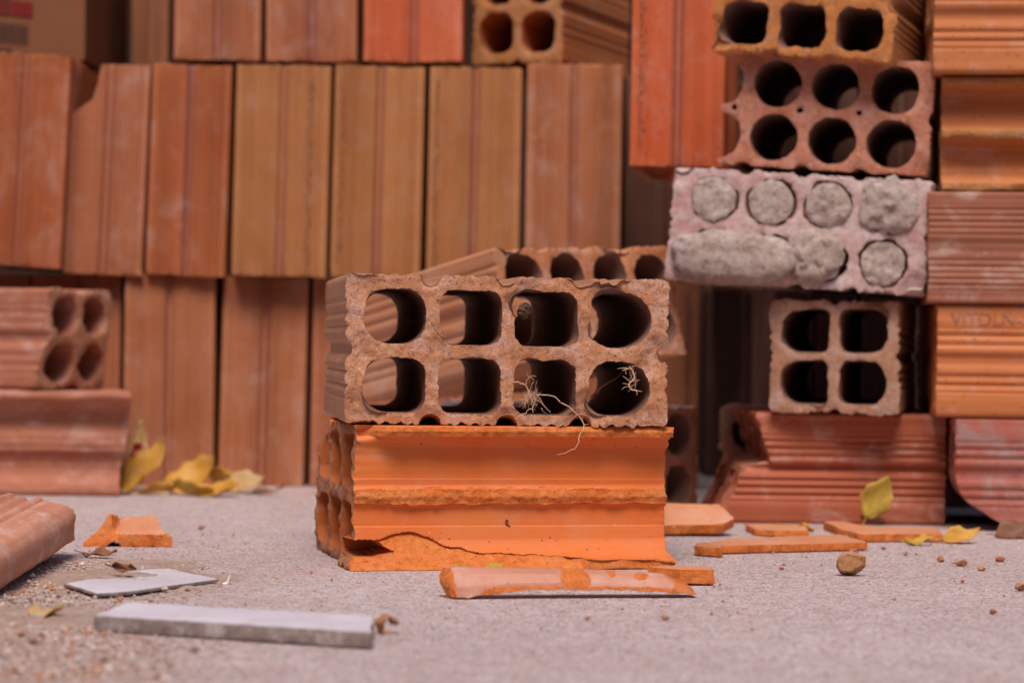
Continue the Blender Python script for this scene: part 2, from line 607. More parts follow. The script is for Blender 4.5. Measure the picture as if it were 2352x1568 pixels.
DUSTY_F = fracture('fracture_cement_dust', (0.52, 0.30, 0.28), (0.62, 0.46, 0.45), pale=(0.68, 0.58, 0.57), pits=0.2, dusty=0.7, bumpy=0.6)
MORTAR = fracture('mortar', (0.44, 0.33, 0.28), (0.56, 0.45, 0.41), pale=(0.66, 0.56, 0.54), dark=(0.12, 0.09, 0.075), pits=0.7, dusty=0.5, fine=0.7, bumpy=1.5)
GREYF = fracture('wire_cut_weathered', (0.440, 0.216, 0.126), (0.500, 0.279, 0.185), pale=(0.52, 0.40, 0.37), dark=(0.08, 0.05, 0.04), pits=0.5, dusty=0.6)
WEATH = clay('clay_weathered', (0.400, 0.167, 0.087), (0.460, 0.226, 0.124), dust_amt=0.35)
BRICKRED = clay('clay_brick_red', (0.378, 0.084, 0.036), (0.414, 0.116, 0.056), dust=(0.6, 0.42, 0.38), dust_amt=0.35)
BRICKRED_F = fracture('fracture_brick_red', (0.420, 0.117, 0.052), (0.460, 0.171, 0.081), pits=0.4, dusty=0.3)
DARKRED = clay('clay_dark_red', (0.276, 0.089, 0.047), (0.331, 0.120, 0.068), dust=(0.55, 0.43, 0.38), dust_amt=0.5, streak=0.4)
SMEAR = clay('clay_red_cement_smears', (0.386, 0.085, 0.052), (0.423, 0.119, 0.076), dust=(0.34, 0.27, 0.27), dust_amt=0.6, dlo=0.40)
ORANGE2 = clay('clay_orange_ribbed', (0.520, 0.147, 0.040), (0.560, 0.193, 0.068), dust_amt=0.25)
BROWNO = clay('clay_brown_orange', (0.460, 0.139, 0.037), (0.500, 0.167, 0.053), dust_amt=0.25)
LEFTC = clay('clay_left_dusty', (0.352, 0.119, 0.063), (0.405, 0.151, 0.090), dust=(0.6, 0.46, 0.43), dust_amt=0.35, streak=0.12)
PINKGL = clay('clay_pink_glossy', (0.506, 0.194, 0.115), (0.552, 0.238, 0.156), dust=(0.7, 0.5, 0.47), dust_amt=0.3, rough=0.5, streak=0.08, spec=0.6)
ORANGEW = clay('clay_dull_orange', (0.470, 0.180, 0.081), (0.520, 0.234, 0.118), dust_amt=0.25)
ORANGEW_F = fracture('fracture_dull_orange', (0.500, 0.180, 0.074), (0.540, 0.234, 0.118), pits=0.3, dusty=0.3)
SHARDTOP = clay('clay_shard_top', (0.600, 0.234, 0.111), (0.640, 0.288, 0.155), dust=(0.66, 0.45, 0.40), dust_amt=0.25, streak=0.06, rough=0.6)
FOREC = clay('clay_pale_salmon', (0.500, 0.194, 0.111), (0.560, 0.255, 0.169), dust=(0.72, 0.55, 0.52), dust_amt=0.5, streak=0.2)

def simple(name, col, rough=0.7, spec=0.4, vary=0.2, scale=60, bumpd=0.0003):
    m, nt, bs = nodes(name)
    b = NB(nt)
    v = b.coord()
    n = b.noise(v, scale, 5, 0.65)
    c = b.mix(b.ramp(n, 0.3, 0.7), tuple(x * (1 - vary) for x in col), tuple(min(1, x * (1 + vary)) for x in col))
    b.l(c, bs.inputs['Base Color'])
    bs.inputs['Roughness'].default_value = rough
    bs.inputs['Specular IOR Level'].default_value = spec
    b.l(b.bump(n, 0.5, bumpd), bs.inputs['Normal'])
    return m

def leaf_mat(name, c1, c2, vein=(0.6, 0.45, 0.1)):
    m, nt, bs = nodes(name)
    b = NB(nt)
    v = b.coord()
    n = b.noise(v, 60, 4, 0.65, 0.5)
    c = b.mix(b.ramp(n, 0.4, 0.6), c1, c2)
    n2 = b.noise(v, 500, 3, 0.7)
    c = b.mix(b.ramp(n2, 0.42, 0.30, 0, 0.5), c, (0.12, 0.06, 0.015))
    b.l(c, bs.inputs['Base Color'])
    bs.inputs['Roughness'].default_value = 0.55
    tr = b.n('ShaderNodeBsdfTranslucent')
    b.l(c, tr.inputs['Color'])
    mx = b.n('ShaderNodeMixShader'); mx.inputs[0].default_value = 0.25
    b.l(bs.outputs[0], mx.inputs[1]); b.l(tr.outputs[0], mx.inputs[2])
    b.l(mx.outputs[0], nt.nodes['Material Output'].inputs['Surface'])
    b.l(b.bump(n2, 0.4, 0.0005), bs.inputs['Normal'])
    return m

LEAF_Y = leaf_mat('leaf_yellow', (0.66, 0.33, 0.03), (0.74, 0.42, 0.10))
LEAF_G = leaf_mat('leaf_green_yellow', (0.50, 0.34, 0.05), (0.70, 0.42, 0.06))
LEAF_P = leaf_mat('leaf_pale_tan', (0.58, 0.36, 0.15), (0.66, 0.46, 0.22))
LEAF_B = leaf_mat('leaf_brown', (0.22, 0.09, 0.045), (0.32, 0.14, 0.07))
LEAF_R = leaf_mat('leaf_red', (0.40, 0.02, 0.02), (0.45, 0.04, 0.03))
TILE_TOP = clay('tile_face_grey', (0.60, 0.55, 0.62), (0.66, 0.61, 0.68), dust=(0.50, 0.38, 0.33), dust_amt=0.45, streak=0.05, rough=0.5)
TILE_SIDE = fracture('tile_edge_grey', (0.27, 0.205, 0.19), (0.33, 0.26, 0.245), pale=(0.62, 0.56, 0.54), pits=0.3, dusty=0.5)
ROOT = simple('root_fibre', (0.66, 0.42, 0.27), 0.8, 0.3, 0.25, 300)
ROOT_D = simple('root_fibre_dark', (0.26, 0.15, 0.10), 0.9, 0.2, 0.4, 300)
TWIG = simple('twig_dark', (0.16, 0.055, 0.03), 0.8, 0.3, 0.3, 200)
CARD = simple('cardboard', (0.215, 0.085, 0.042), 0.85, 0.2, 0.06, 15, 0.0002)
CARD_R = simple('print_red', (0.17, 0.008, 0.007), 0.7, 0.3, 0.05, 40)
CARD_R2 = simple('print_faded_red', (0.14, 0.022, 0.016), 0.8, 0.2, 0.1, 40)
CARD_K = simple('print_dark', (0.055, 0.032, 0.022), 0.8, 0.2, 0.1, 40)
SKYBLOCKM = simple('sky_blocker_dark', (0.04, 0.03, 0.022), 0.95, 0.1, 0.2, 4, 0.001)  # dark so the added sky-blocking wall bounces little light
SHADEM = clay('clay_shade_dark', (0.115, 0.045, 0.028), (0.145, 0.060, 0.038), dust_amt=0.05)  # shade painted into the clay of the bricks in the dark gaps
MARKM = clay('clay_stamp_shade', (0.24, 0.085, 0.035), (0.30, 0.12, 0.05), dust_amt=0.2)  # dark tone stands in for the relief shadows of the stamped marks
INNER_O = clay('clay_inner_orange_shaded', (0.40, 0.105, 0.030), (0.46, 0.14, 0.045), dust_amt=0.1, streak=0.08, rough=0.85, spec=0.2)  # shade inside the orange brick's cells put into a darker orange
INNER = clay('clay_inner_shaded', (0.21, 0.105, 0.075), (0.27, 0.14, 0.105), dust_amt=0.15, streak=0.10, rough=0.85, spec=0.2)  # darker-fired cell walls, with the shade of the deep cells painted in
GAPBACKM = simple('gap_backing_dark', (0.045, 0.024, 0.018), 0.95, 0.1, 0.3, 10, 0.001)
WOOD = clay('pale_wood_strip', (0.50, 0.36, 0.22), (0.56, 0.42, 0.27), streak=0.2)
STONE = fracture('brown_stone', (0.38, 0.16, 0.065), (0.45, 0.21, 0.095), pits=0.5, dusty=0.3, fine=0.6)
PAPER = simple('white_plastic', (0.75, 0.73, 0.74), 0.5, 0.5, 0.05, 60)

# ------------------------------------------------------------------ ground and wall
def ground_material():
    m, nt, bs = nodes('concrete_ground')
    b = NB(nt)
    v = b.coord(rnd=False)
    big = b.noise(v, 5, 4, 0.6, 0.4)
    mid = b.noise(v, 45, 4, 0.6)
    col = b.mix(b.ramp(big, 0.35, 0.65), (0.61, 0.465, 0.47), (0.70, 0.56, 0.56))
    col = b.mix(b.ramp(mid, 0.40, 0.62, 0, 0.35), col, (0.43, 0.315, 0.285))
    vo = b.vor(v, 400)
    sel = b.n('ShaderNodeSeparateColor'); b.l(vo.outputs['Color'], sel.inputs[0])
    near = b.ramp(vo.outputs['Distance'], 0.55, 0.25)
    col = b.mix(b.mul(near, b.ramp(sel.outputs[0], 0.45, 0.90, 0, 0.95)), col, (0.80, 0.72, 0.74))
    col = b.mix(b.mul(near, b.ramp(sel.outputs[1], 0.50, 0.90, 0, 0.95)), col, (0.17, 0.12, 0.12))
    col = b.mix(b.mul(near, b.ramp(sel.outputs[2], 0.80, 0.93, 0, 0.8)), col, (0.55, 0.24, 0.14))
    v2 = b.vor(v, 900)
    s2 = b.n('ShaderNodeSeparateColor'); b.l(v2.outputs['Color'], s2.inputs[0])
    col = b.mix(b.ramp(s2.outputs[0], 0.72, 0.9, 0, 0.55), col, (0.20, 0.14, 0.13))
    col = b.mix(b.ramp(s2.outputs[1], 0.72, 0.9, 0, 0.6), col, (0.86, 0.80, 0.80))
    fin = b.noise(v, 1300, 3, 0.7)
    col = b.mix(b.ramp(fin, 0.45, 0.28, 0, 0.6), col, (0.16, 0.115, 0.105))
    blot = b.noise(v, 130, 3, 0.7)
    col = b.mix(b.ramp(blot, 0.44, 0.30, 0, 0.45), col, (0.30, 0.21, 0.20))
    rd = b.mul(b.ramp(b.noise(v, 9, 5, 0.72, 0.8), 0.56, 0.66), b.ramp(b.noise(v, 220, 3, 0.7), 0.45, 0.62, 0, 0.6))
    col = b.mix(rd, col, (0.55, 0.25, 0.15))
    # reddish sand lying on the left
    sp = b.n('ShaderNodeSeparateXYZ'); b.l(b.coord(rnd=False), sp.inputs[0])
    reach = b.mul(b.ramp(sp.outputs[0], -0.10, -0.21), b.ramp(sp.outputs[1], 1.62, 1.42))
    sm = b.mul(reach, b.ramp(b.noise(v, 24, 5, 0.7, 0.4), 0.38, 0.58))
    col = b.mix(b.mul(sm, 0.7), col, (0.42, 0.27, 0.21))
    b.l(col, bs.inputs['Base Color'])
    bs.inputs['Roughness'].default_value = 0.92
    bs.inputs['Specular IOR Level'].default_value = 0.25
    n1 = b.bump(mid, 0.6, 0.004)
    n2 = b.bump(vo.outputs['Distance'], 1.0, 0.0022, n1)
    n3 = b.bump(fin, 0.6, 0.0008, n2)
    b.l(n3, bs.inputs['Normal'])
    return m
GROUND = ground_material()
me = build_mesh('ground', [(-30, -30, 0), (30, -30, 0), (30, 30, 0), (-30, 30, 0)], [(0, 1, 2, 3)], None, [GROUND], smooth=False)
add('ground', me, kind='structure')

def box_mesh(name, x0, x1, y0, y1, z0, z1, mat, bev=0.0):
    import bmesh
    bm = bmesh.new()
    bmesh.ops.create_cube(bm, size=1)
    for v in bm.verts:
        v.co = Vector(((x0 + x1) / 2 + v.co.x * (x1 - x0), (y0 + y1) / 2 + v.co.y * (y1 - y0), (z0 + z1) / 2 + v.co.z * (z1 - z0)))
    if bev:
        bmesh.ops.bevel(bm, geom=bm.edges[:], offset=bev, segments=2, affect='EDGES', profile=0.6)
    me = bpy.data.meshes.new(name)
    bm.to_mesh(me); bm.free()
    me.materials.append(mat)
    return me
add('added_gap_backing', box_mesh('added_gap_backing', -3, 3, 2.86, 3.0, 0, 1.5, GAPBACKM), kind='structure')  # dark backing added to keep the gaps between the bricks black
# unseen dark wall added behind the camera to block the low sky
add('sky_blocker_wall', box_mesh('sky_blocker_wall', -9, 9, -3.2, -3.0, 0, 3.4, SKYBLOCKM), kind='structure')

# ------------------------------------------------------------------ bricks
def yseq(L, n_mid=4, ends=(0.0012, 0.0035, 0.008, 0.016)):
    a = [0.0] + [e for e in ends]
    mid = list(np.linspace(ends[-1], L - ends[-1], n_mid + 1))[1:-1]
    return a + mid + [L - e for e in ends[::-1]] + [L]

def px_w(x0, x1, Y): return abs(x1 - x0) / F_PX * Y

G_BACK = 'upright bricks standing in the rows of the back wall'
def upright(x0, x1, ymid, Y, z0, mat, label, lean=0.0, L=0.19, fmat=None, cut=None, seed=0, group=G_BACK, yaw=0.0, marks=None, rp=0.0029, A=0.0013):
    h = px_w(x0, x1, Y) - (0.0008, 0.0030, 0.0015)[seed % 3]
    k = h / 0.0845
    q = Spec(h=h, pv=0.040 * k, hh=0.032 * k, hw=0.0360, G=0.0038, wg=0.0030, A=A, rp=rp, rw=0.034 * k, res=0.0025, hn=28, cr=0.0022)
    yb = None
    if cut is not None:
        yb = cut
    me = prism('hollow_brick', outline_full(q), cells(q), yseq(L, 4 if cut is None else 12), [mat, fmat or TAN_F], seed=seed, yb=yb,
               face_res=0.005, end_rag=0.0012, end_amp=0.0008)
    c = at((x0 + x1) / 2, ymid, Y)
    pos = Vector((c.x, Y, z0))
    mw = T(pos) @ R(yaw, 'Z') @ T((0, 0, c.z - z0)) @ R(lean, 'Y') @ T((0, 0, -(c.z - z0))) @ T((0, q.w / 2, 0)) @ M_UP
    o = add('hollow_brick', me, label, 'brick', group, mw)
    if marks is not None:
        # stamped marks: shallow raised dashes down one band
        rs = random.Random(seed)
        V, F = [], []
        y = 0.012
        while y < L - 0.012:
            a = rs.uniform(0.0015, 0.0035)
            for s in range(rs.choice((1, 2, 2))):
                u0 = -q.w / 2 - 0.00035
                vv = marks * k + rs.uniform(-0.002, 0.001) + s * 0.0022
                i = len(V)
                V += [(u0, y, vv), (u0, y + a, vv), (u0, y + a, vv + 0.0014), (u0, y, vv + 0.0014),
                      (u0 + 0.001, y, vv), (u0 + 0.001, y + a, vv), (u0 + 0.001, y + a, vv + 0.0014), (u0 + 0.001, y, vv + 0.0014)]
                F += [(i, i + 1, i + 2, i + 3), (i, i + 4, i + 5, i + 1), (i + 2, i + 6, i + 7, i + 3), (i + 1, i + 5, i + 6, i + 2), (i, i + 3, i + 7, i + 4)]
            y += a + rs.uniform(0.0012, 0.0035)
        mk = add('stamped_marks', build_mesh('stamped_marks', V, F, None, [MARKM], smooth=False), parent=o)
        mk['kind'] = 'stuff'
    return o

ROWZ = (0.0, 0.1895, 0.3835)
# bottom row
Y1 = 2.33
upright(-145, 66, 890, Y1, 0, RUST2, 'upright clay brick at the far left of the bottom row behind the broken bricks', 0.4, seed=1)
upright(66, 277, 890, Y1, 0, RUST2, 'upright brown bottom-row brick half hidden by the turned brick with four round cells', 0.2, seed=2)
upright(283, 492, 890, Y1 - 0.01, 0, TAN2, 'tan upright brick of the bottom row standing behind the yellow leaves', 0.1, seed=3, yaw=3)
upright(502, 706, 890, Y1, 0, TAN2, 'tan upright bottom-row brick right of the dark gap and the yellow leaves', 0.9, seed=4)
upright(713, 925, 890, Y1, 0, RUST2, 'upright bottom-row brick whose left strip shows left of the centre stack', 0.4, seed=5)
upright(930, 1140, 890, Y1 + 0.01, 0, RUST2, 'upright bottom-row brick directly behind the left half of the centre stack', 0.4, seed=6)
upright(1146, 1390, 890, Y1 + 0.01, 0, TAN2, 'upright bottom-row brick hidden behind the right half of the centre stack', 0.2, seed=7)
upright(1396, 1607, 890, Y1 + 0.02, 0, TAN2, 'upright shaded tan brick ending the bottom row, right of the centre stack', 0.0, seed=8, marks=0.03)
# middle row
Y2 = 2.31
upright(-62, 152, 390, Y2 - 0.02, ROWZ[1] + 0.006, RUST, 'orange-red upright brick leaning at the left edge of the middle row', 2.4, seed=11)
cutf = lambda P: 0.19 - np.clip((0.006 - (P[:, 1] + 0.012)) * 2.1, 0, 1) * (1 - 0.25 * sstep(P[:, 1], -0.03, -0.01)) * 1.0 - 0.0
def cut_corner(P):
    v = P[:, 1]                       # across the face, left is negative
    t = np.clip((-0.010 - v) / 0.028, 0, 1)
    return 0.19 - (0.028 * sstep(v, -0.008, -0.014) + 0.022 * t) - 0.0006 * fbm(P, 300, 3)
upright(152, 337, 390, Y2, ROWZ[1], RUST2, 'rust upright brick of the middle row with its top left corner broken off', 1.9, seed=12, cut=cut_corner, L=0.19)
upright(338, 529, 390, Y2, ROWZ[1], RUST, 'rust red upright middle-row brick, the third from the left', 1.4, seed=13)
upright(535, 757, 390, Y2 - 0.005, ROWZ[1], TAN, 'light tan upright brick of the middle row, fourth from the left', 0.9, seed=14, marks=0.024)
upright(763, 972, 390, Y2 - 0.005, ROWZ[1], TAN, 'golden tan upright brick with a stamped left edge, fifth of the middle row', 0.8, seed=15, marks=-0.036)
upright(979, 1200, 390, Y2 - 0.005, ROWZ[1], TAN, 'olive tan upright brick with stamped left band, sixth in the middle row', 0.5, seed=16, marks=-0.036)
upright(1206, 1430, 390, Y2 - 0.005, ROWZ[1] + 0.004, TAN2, 'pinkish tan upright brick with pale scuffs near its top, left of the red-orange brick', 0.1, seed=17)
upright(1434, 1640, 390, Y2 + 0.06, ROWZ[1], SHADEM, 'dark upright brick in the shade under the protruding red-orange brick', 0.0, seed=18)
upright(168, 236, 300, Y2 + 0.21, ROWZ[1] + 0.004, DEEP, 'narrow dark brick seen through the broken corner in the middle row', -1.0, seed=19, L=0.186)
# top row
upright(300, 388, 60, 2.50, ROWZ[2], DEEP, 'narrow shaded brown brick beside the dark gap at the top left', 0, seed=21)
upright(396, 603, 60, Y2, ROWZ[2], RUST2, 'pink-rust upright brick of the top row, first right of the narrow brown one', 0.2, seed=22)
upright(609, 822, 60, Y2, ROWZ[2], RUST2, 'dusty pinkish upright brick in the middle of the top row', -0.4, seed=23)
upright(834, 1064, 60, Y2 - 0.005, ROWZ[2], RED, 'vivid red-orange upright brick of the top row beside the two-hole brick', -0.2, seed=24)
# bricks of the dark void, right; courses behind the stacks added to block light
G_VOID = 'shaded upright bricks and added courses deep in the gap behind the right stacks'
VD = ['upright brick deep in shadow just right of the bottom row', 'added upright brick in deep shadow behind the four-hole brick',
      'added upright brick in deep shadow behind the mortar-filled brick', 'added upright brick in shadow behind the gap between the right stacks',
      'added upright brick hidden in shadow behind the far right stack']
for k in range(5):
    upright(*((1620, 1808, 900, 2.60) if k == 0 else (1570 + k * 200, 1768 + k * 200, 900, 2.14)), 0, SHADEM, VD[k], 0.5 * (k % 2), seed=30 + k, group=G_VOID)
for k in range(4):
    upright(1770 + k * 200, 1968 + k * 200, 400, 2.14, ROWZ[1], SHADEM, 'second course ' + VD[k + 1], 0.4, seed=36 + k, group=G_VOID)

upright(1674, 1784, 400, 2.40, ROWZ[1], SHADEM, 'narrow upright brick in shadow between the red-orange brick and the pink six-hole brick', 0.2, seed=44, group=G_VOID)
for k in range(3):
    upright(1790 + k * 200, 1988 + k * 200, 60, 2.14, ROWZ[2], SHADEM, 'added third course upright brick in shadow behind the ' + ('mustard brick', 'gap beside the mustard brick', 'far right stack')[k], 0.2, seed=46 + k, group=G_VOID)
# the protruding red-orange brick
zb = at(1555, 382, 2.06).z
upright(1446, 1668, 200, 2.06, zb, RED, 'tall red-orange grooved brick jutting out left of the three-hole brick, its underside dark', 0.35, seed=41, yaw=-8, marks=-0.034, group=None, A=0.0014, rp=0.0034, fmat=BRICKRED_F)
me = prism('brick_shard', resample([(-0.02, -0.006), (0.018, -0.008), (0.022, 0.004), (-0.012, 0.008)], 0.0015), [], [0, 0.003, zb - 0.262], [ORANGE, ORANGE_F], seed=3, side_rag=None)
add('brick_shard', me, 'small orange shard wedged between the mortar-filled brick and the red-orange brick', 'brick shard', None, T((at(1600, 390, 2.09).x, 2.09, 0.2595)) @ M_FLAT)

# two-hole brick lying on the middle row, top
q = Spec(w=0.0885, h=0.19, nc=2, nr=4, pu=0.041, pv=0.0445, hw=0.033, hh=0.0375, r_in=0.012, r_out=0.014, res=0.002)
c = at(1083, 125, 2.345)
me = prism('hollow_brick', outline_full(q), cells(q), yseq(0.19), [BROWNO, TAN_F], seed=51, face_res=0.0035, end_rag=0.0018)
mw = T((c.x, 2.345, ROWZ[2] + 0.002)) @ R(-21, 'Z') @ T((q.w / 2, 0, q.h / 2))
add('hollow_brick', me, 'tan brick with open round cells facing out, between two red-orange bricks at the top', 'brick', None, mw)

# ------------------------------------------------------------------ right stack seen from the ends
def endbrick(q, pos_left_bottom, yaw, roll, mats, label, seed, L=0.19, chips=(), outline=None, cols=None, group=None, face_res=0.003, name='hollow_brick', shift=0.0, **kw):
    me = prism(name, outline if outline is not None else outline_full(q), cells(q, cols), yseq(L), list(mats) + [INNER], hole_mat=2, seed=seed,
               face_res=face_res, chips=chips, **kw)
    mw = T(pos_left_bottom) @ R(yaw, 'Z') @ R(roll, 'Y') @ T((q.w / 2 - shift, 0, q.h / 2))
    return add(name, me, label, 'brick', group, mw)

G_R = 'bricks of the stack that shows its open ends'
YR = 1.925
# lowest: side view, left end broken
def sidebrick(q, left_front, yaw, mats, label, seed, L=0.19, yf=None, yb=None, outline=None, cols=None, side_rag=None, matfn=None, n_mid=6, group=None, roll=0.0, post=None, hole_mat=0, tiltx=0.0, face_res=0.003):
    me = prism('hollow_brick', outline if outline is not None else outline_full(q), cells(q, cols), yseq(L, n_mid), mats, seed=seed,
               yf=yf, yb=yb, side_rag=side_rag, matfn=matfn, post=post, hole_mat=hole_mat, face_res=face_res)
    mw = T(left_front) @ R(yaw, 'Z') @ R(roll, 'Y') @ R(tiltx, 'X') @ T((0, q.w / 2, q.h / 2)) @ M_SIDE
    return add('hollow_brick', me, label, 'brick', group, mw)

SR = dict(G=0.0030, wg=0.0050, A=0.0019, rp=0.0066, rw=0.0198, cr=0.003)
qr5 = Spec(h=0.083, **{**SR, 'G': 0.0060, 'wg': 0.0035, 'rp': 0.0056, 'rw': 0.0224})
def r5_left(P):
    v = P[:, 1]
    up = sstep(v, 0.0, 0.004)
    lowslope = np.clip((v + 0.0415) / 0.0415, 0, 1) * 0.020
    upslope = (0.0415 - v) / 0.0415 * 0.012
    return np.where(v > 0.002, 0.028 + upslope, lowslope) + 0.002 * fbm(P, 160, 5)
sidebrick(qr5, at(1648, 1200, YR) * Vector((1, 1, 0)).to_tuple()[0] if False else Vector((at(1648, 1200, YR).x, YR, 0)), 0, [BRICKRED, BRICKRED_F],
          'brick red ribbed brick on the ground, left end broken in steps', 61, L=px_w(1648, 2172, YR), yf=r5_left, n_mid=10, group=G_R)
# pinkish broken piece behind its left end
qp = Spec(w=0.06, h=0.082, nc=1, nr=2, **{**SR, 'A': 0.0006})
o = endbrick(qp, Vector((at(1652, 1000, 2.13).x, 2.13, 0)), -8, 0, [WEATH, WEATH], 'pinkish broken brick stub behind the left end of the brick red bottom brick', 62, L=0.10, end_rag=0.004, face_res=0.004)

q4 = Spec(w=0.0965, h=0.084, nc=2, nr=2, pu=0.0432, pv=0.0385, hw=0.0348, hh=0.0320, r_in=0.006, r_out=0.013, **{**SR, 'A': 0.0016, 'wg': 0.004})
endbrick(q4, Vector((at(1766, 900, YR - 0.01).x, YR - 0.01, 0.0835)), -13, 0.0, [WEATH, GREYF],
         'weathered grey-brown brick with four open cells, under the mortar-filled brick', 63, group=G_R, end_rag=0.0022, chips=((0.03, 0.035, 0.012, 0.004), (-0.01, -0.04, 0.008, 0.003)))

# mortar-filled brick
qm = Spec(w=0.193, h=0.0845, nc=4, nr=2, pu=0.0427, pv=0.0395, hw=0.0345, hh=0.0335, r_in=0.0165, r_out=0.0165, hn=60, **{**SR, 'A': 0.001})
mort = endbrick(qm, Vector((at(1527, 640, YR - 0.005).x, YR - 0.005, at(1527, 641, YR).z)), -13, 3.4, [DUSTY, DUSTY_F],
         'pale dusty brick whose round cells are plugged with grey mortar', 64, group=G_R, end_rag=0.003, chips=((-0.09, 0.04, 0.01, 0.004), (0.09, -0.04, 0.012, 0.005)))
def plug(cu, cv, r, proud, seed, rz=1.0, name='mortar_plug'):
    pts = np.array([(cu + r * math.cos(a) * (1 + 0.03 * math.sin(3 * a + seed)), cv + rz * r * math.sin(a)) for a in np.linspace(0, 2 * math.pi, 60, endpoint=False)])
    dome = lambda P: proud - 0.5 * proud * 0 + 0.004 * (np.hypot(P[:, 0] - cu, (P[:, 1] - cv) / rz) / r) ** 3 * abs(proud) / 0.004 * 0.5 + 0.0012 * fbm(P, 90, seed, 3)
    me = prism(name, pts, [], [0, 0.002, 0.05], [MORTAR, MORTAR], seed=seed, yf=dome, face_res=0.0018, end_amp=0.0010, end_rag=0.0012)
    o = add(name, me, parent=mort)
    return o
for k in range(4):
    cu = (k - 1.5) * qm.pu
    if k < 3:
        plug(cu, qm.pv / 2, 0.0168, -0.0015 if k < 2 else -0.004, 70 + k)
plug(1.5 * qm.pu, -qm.pv / 2 - 0.001, 0.0165, -0.002, 75)
def lump(name, pts_r, seed, parent, mat, sq=(1, 1, 1), amp=0.0016, freq=120, sub=4, label=None):
    """rough lump of mortar or stone: displaced sphere stretched over a list of (x,y,z) and radii"""
    import bmesh
    bm = bmesh.new()
    bmesh.ops.create_icosphere(bm, subdivisions=sub, radius=1.0)
    V = np.array([v.co[:] for v in bm.verts])
    (cx, cy, cz), (rx, ry, rz) = pts_r
    W = V / (np.abs(V) ** sq[0] + 1e-9).sum(1)[:, None] ** (1 / sq[0]) if sq[0] != 1 else V
    P = W * np.array([rx, ry, rz]) + np.array([cx, cy, cz])
    n = fbm(P, freq, seed, 4)
    P = P + V * (n * amp + amp * 0.45 * np.abs(fbm(P, freq * 3.2, seed + 9, 3)))[:, None]
    for v, p in zip(bm.verts, P):
        v.co = p
    me = bpy.data.meshes.new(name)
    bm.to_mesh(me); bm.free()
    me.materials.append(mat)
    me.polygons.foreach_set('use_smooth', np.ones(len(me.polygons), dtype=bool))
    me.set_sharp_from_angle(angle=math.radians(40))
    o = add(name, me, parent=parent)
    return o
lump('mortar_lump', ((1.5 * qm.pu + 0.001, 0.000, qm.pv / 2 + 0.0025), (0.0215, 0.0052, 0.0195)), 81, mort, MORTAR, (2.3, 0, 0), 0.0036)
lump('mortar_lump', ((-1.08 * qm.pu, -0.002, -qm.pv / 2 - 0.0035), (0.0450, 0.013, 0.0185)), 82, mort, MORTAR, (3, 0, 0), 0.0026)
lump('mortar_lump', ((0.36 * qm.pu, -0.001, -qm.pv / 2 + 0.002), (0.0205, 0.0070, 0.0205)), 83, mort, MORTAR, (2.2, 0, 0), 0.0036)

# pink brick, its left column snapped off
q2 = Spec(w=0.1875, h=0.0845, nc=4, nr=2, pu=0.0435, pv=0.0400, hw=0.0350, hh=0.0345, r_in=0.0165, r_out=0.0150, hn=60, **{**SR, 'A': 0.0012, 'rp': 0.005, 'rw': 0.02})
ol = broken_outline(q2, 0.0475, 0.014, 0.015, 0.004, 0.0150)
ol = np.column_stack([-ol[:, 0], ol[:, 1]])[::-1]
ol = resample(ol, 0.0016)
tiny = [rrect(x, 0.0005 + 0.0005 * k, 0.0045, 0.004, 0.002, 10) for k, x in enumerate((-0.053, -0.0035, 0.040))]
cl = cells(q2, [1, 2, 3]) + tiny
me = prism('hollow_brick', ol, cl, yseq(0.19), [PINK, PINK_F, INNER], hole_mat=2, seed=91, face_res=0.003, end_rag=0.0012, chips=((0.09, -0.038, 0.008, 0.003),))
c2 = at(2118, 410, 1.888)
roll2 = 3.7
mw = T((c2.x, 1.888, 0.2590)) @ R(-13, 'Z') @ R(roll2, 'Y') @ T((-q2.w / 2 + 0.004, 0, q2.h / 2))
add('hollow_brick', me, 'smooth pink brick with six round cells and a snapped scalloped left edge', 'brick', G_R, mw)

q1 = Spec(w=0.136, h=0.0845, nc=3, nr=2, pu=0.0432, pv=0.0395, hw=0.0335, hh=0.031, r_in=0.008, r_out=0.012, **{**SR, 'A': 0.0012, 'rp': 0.005, 'rw': 0.025})
endbrick(q1, Vector((at(1628, 112, 1.905).x, 1.905, at(1628, 116, 1.905).z)), -17, 5.0, [MUST, MUST_F],
         'mustard brick with square open cells on top of the stack', 92, group=G_R, end_rag=0.0022, chips=((0.06, 0.0, 0.01, 0.003), (-0.065, -0.03, 0.012, 0.006)))

# ------------------------------------------------------------------ far right stack seen from the sides
YAWS = -6
G_S = 'bricks of the far right stack lying with their ribbed sides out'
YS = 1.87
HS = 0.0825
qs = Spec(h=HS, **SR)
def xs(px, y): return at(px, y, YS).x
def s5_left(P):
    v = P[:, 1]
    t = np.clip((-v + 0.004) / 0.045, 0, 1)
    return 0.052 * t ** 2.6 + 0.0016 * fbm(P, 150, 8)
sidebrick(qs, Vector((xs(2192, 1100), YS, 0)), YAWS, [SMEAR, SMEAR], 'red brick with grey cement smears, its lower left corner broken off', 101, yf=s5_left, n_mid=12, group=G_S)
o4 = sidebrick(qs, Vector((xs(2150, 830), YS, HS + 0.0003)), YAWS, [ORANGE2, ORANGE_F], 'orange ribbed brick with stamped lettering along its upper band', 102, group=G_S)
qs3 = Spec(h=HS - 0.0015, **{**SR, 'A': 0.0010, 'G': 0.0012, 'rp': 0.0045, 'rw': 0.027})
sidebrick(qs3, Vector((xs(2129, 570), YS - 0.004, 2 * HS + 0.0006)), YAWS, [DARKRED, BRICKRED_F], 'dark red dusty brick with pale streaks in the middle of the far right stack', 103, group=G_S)
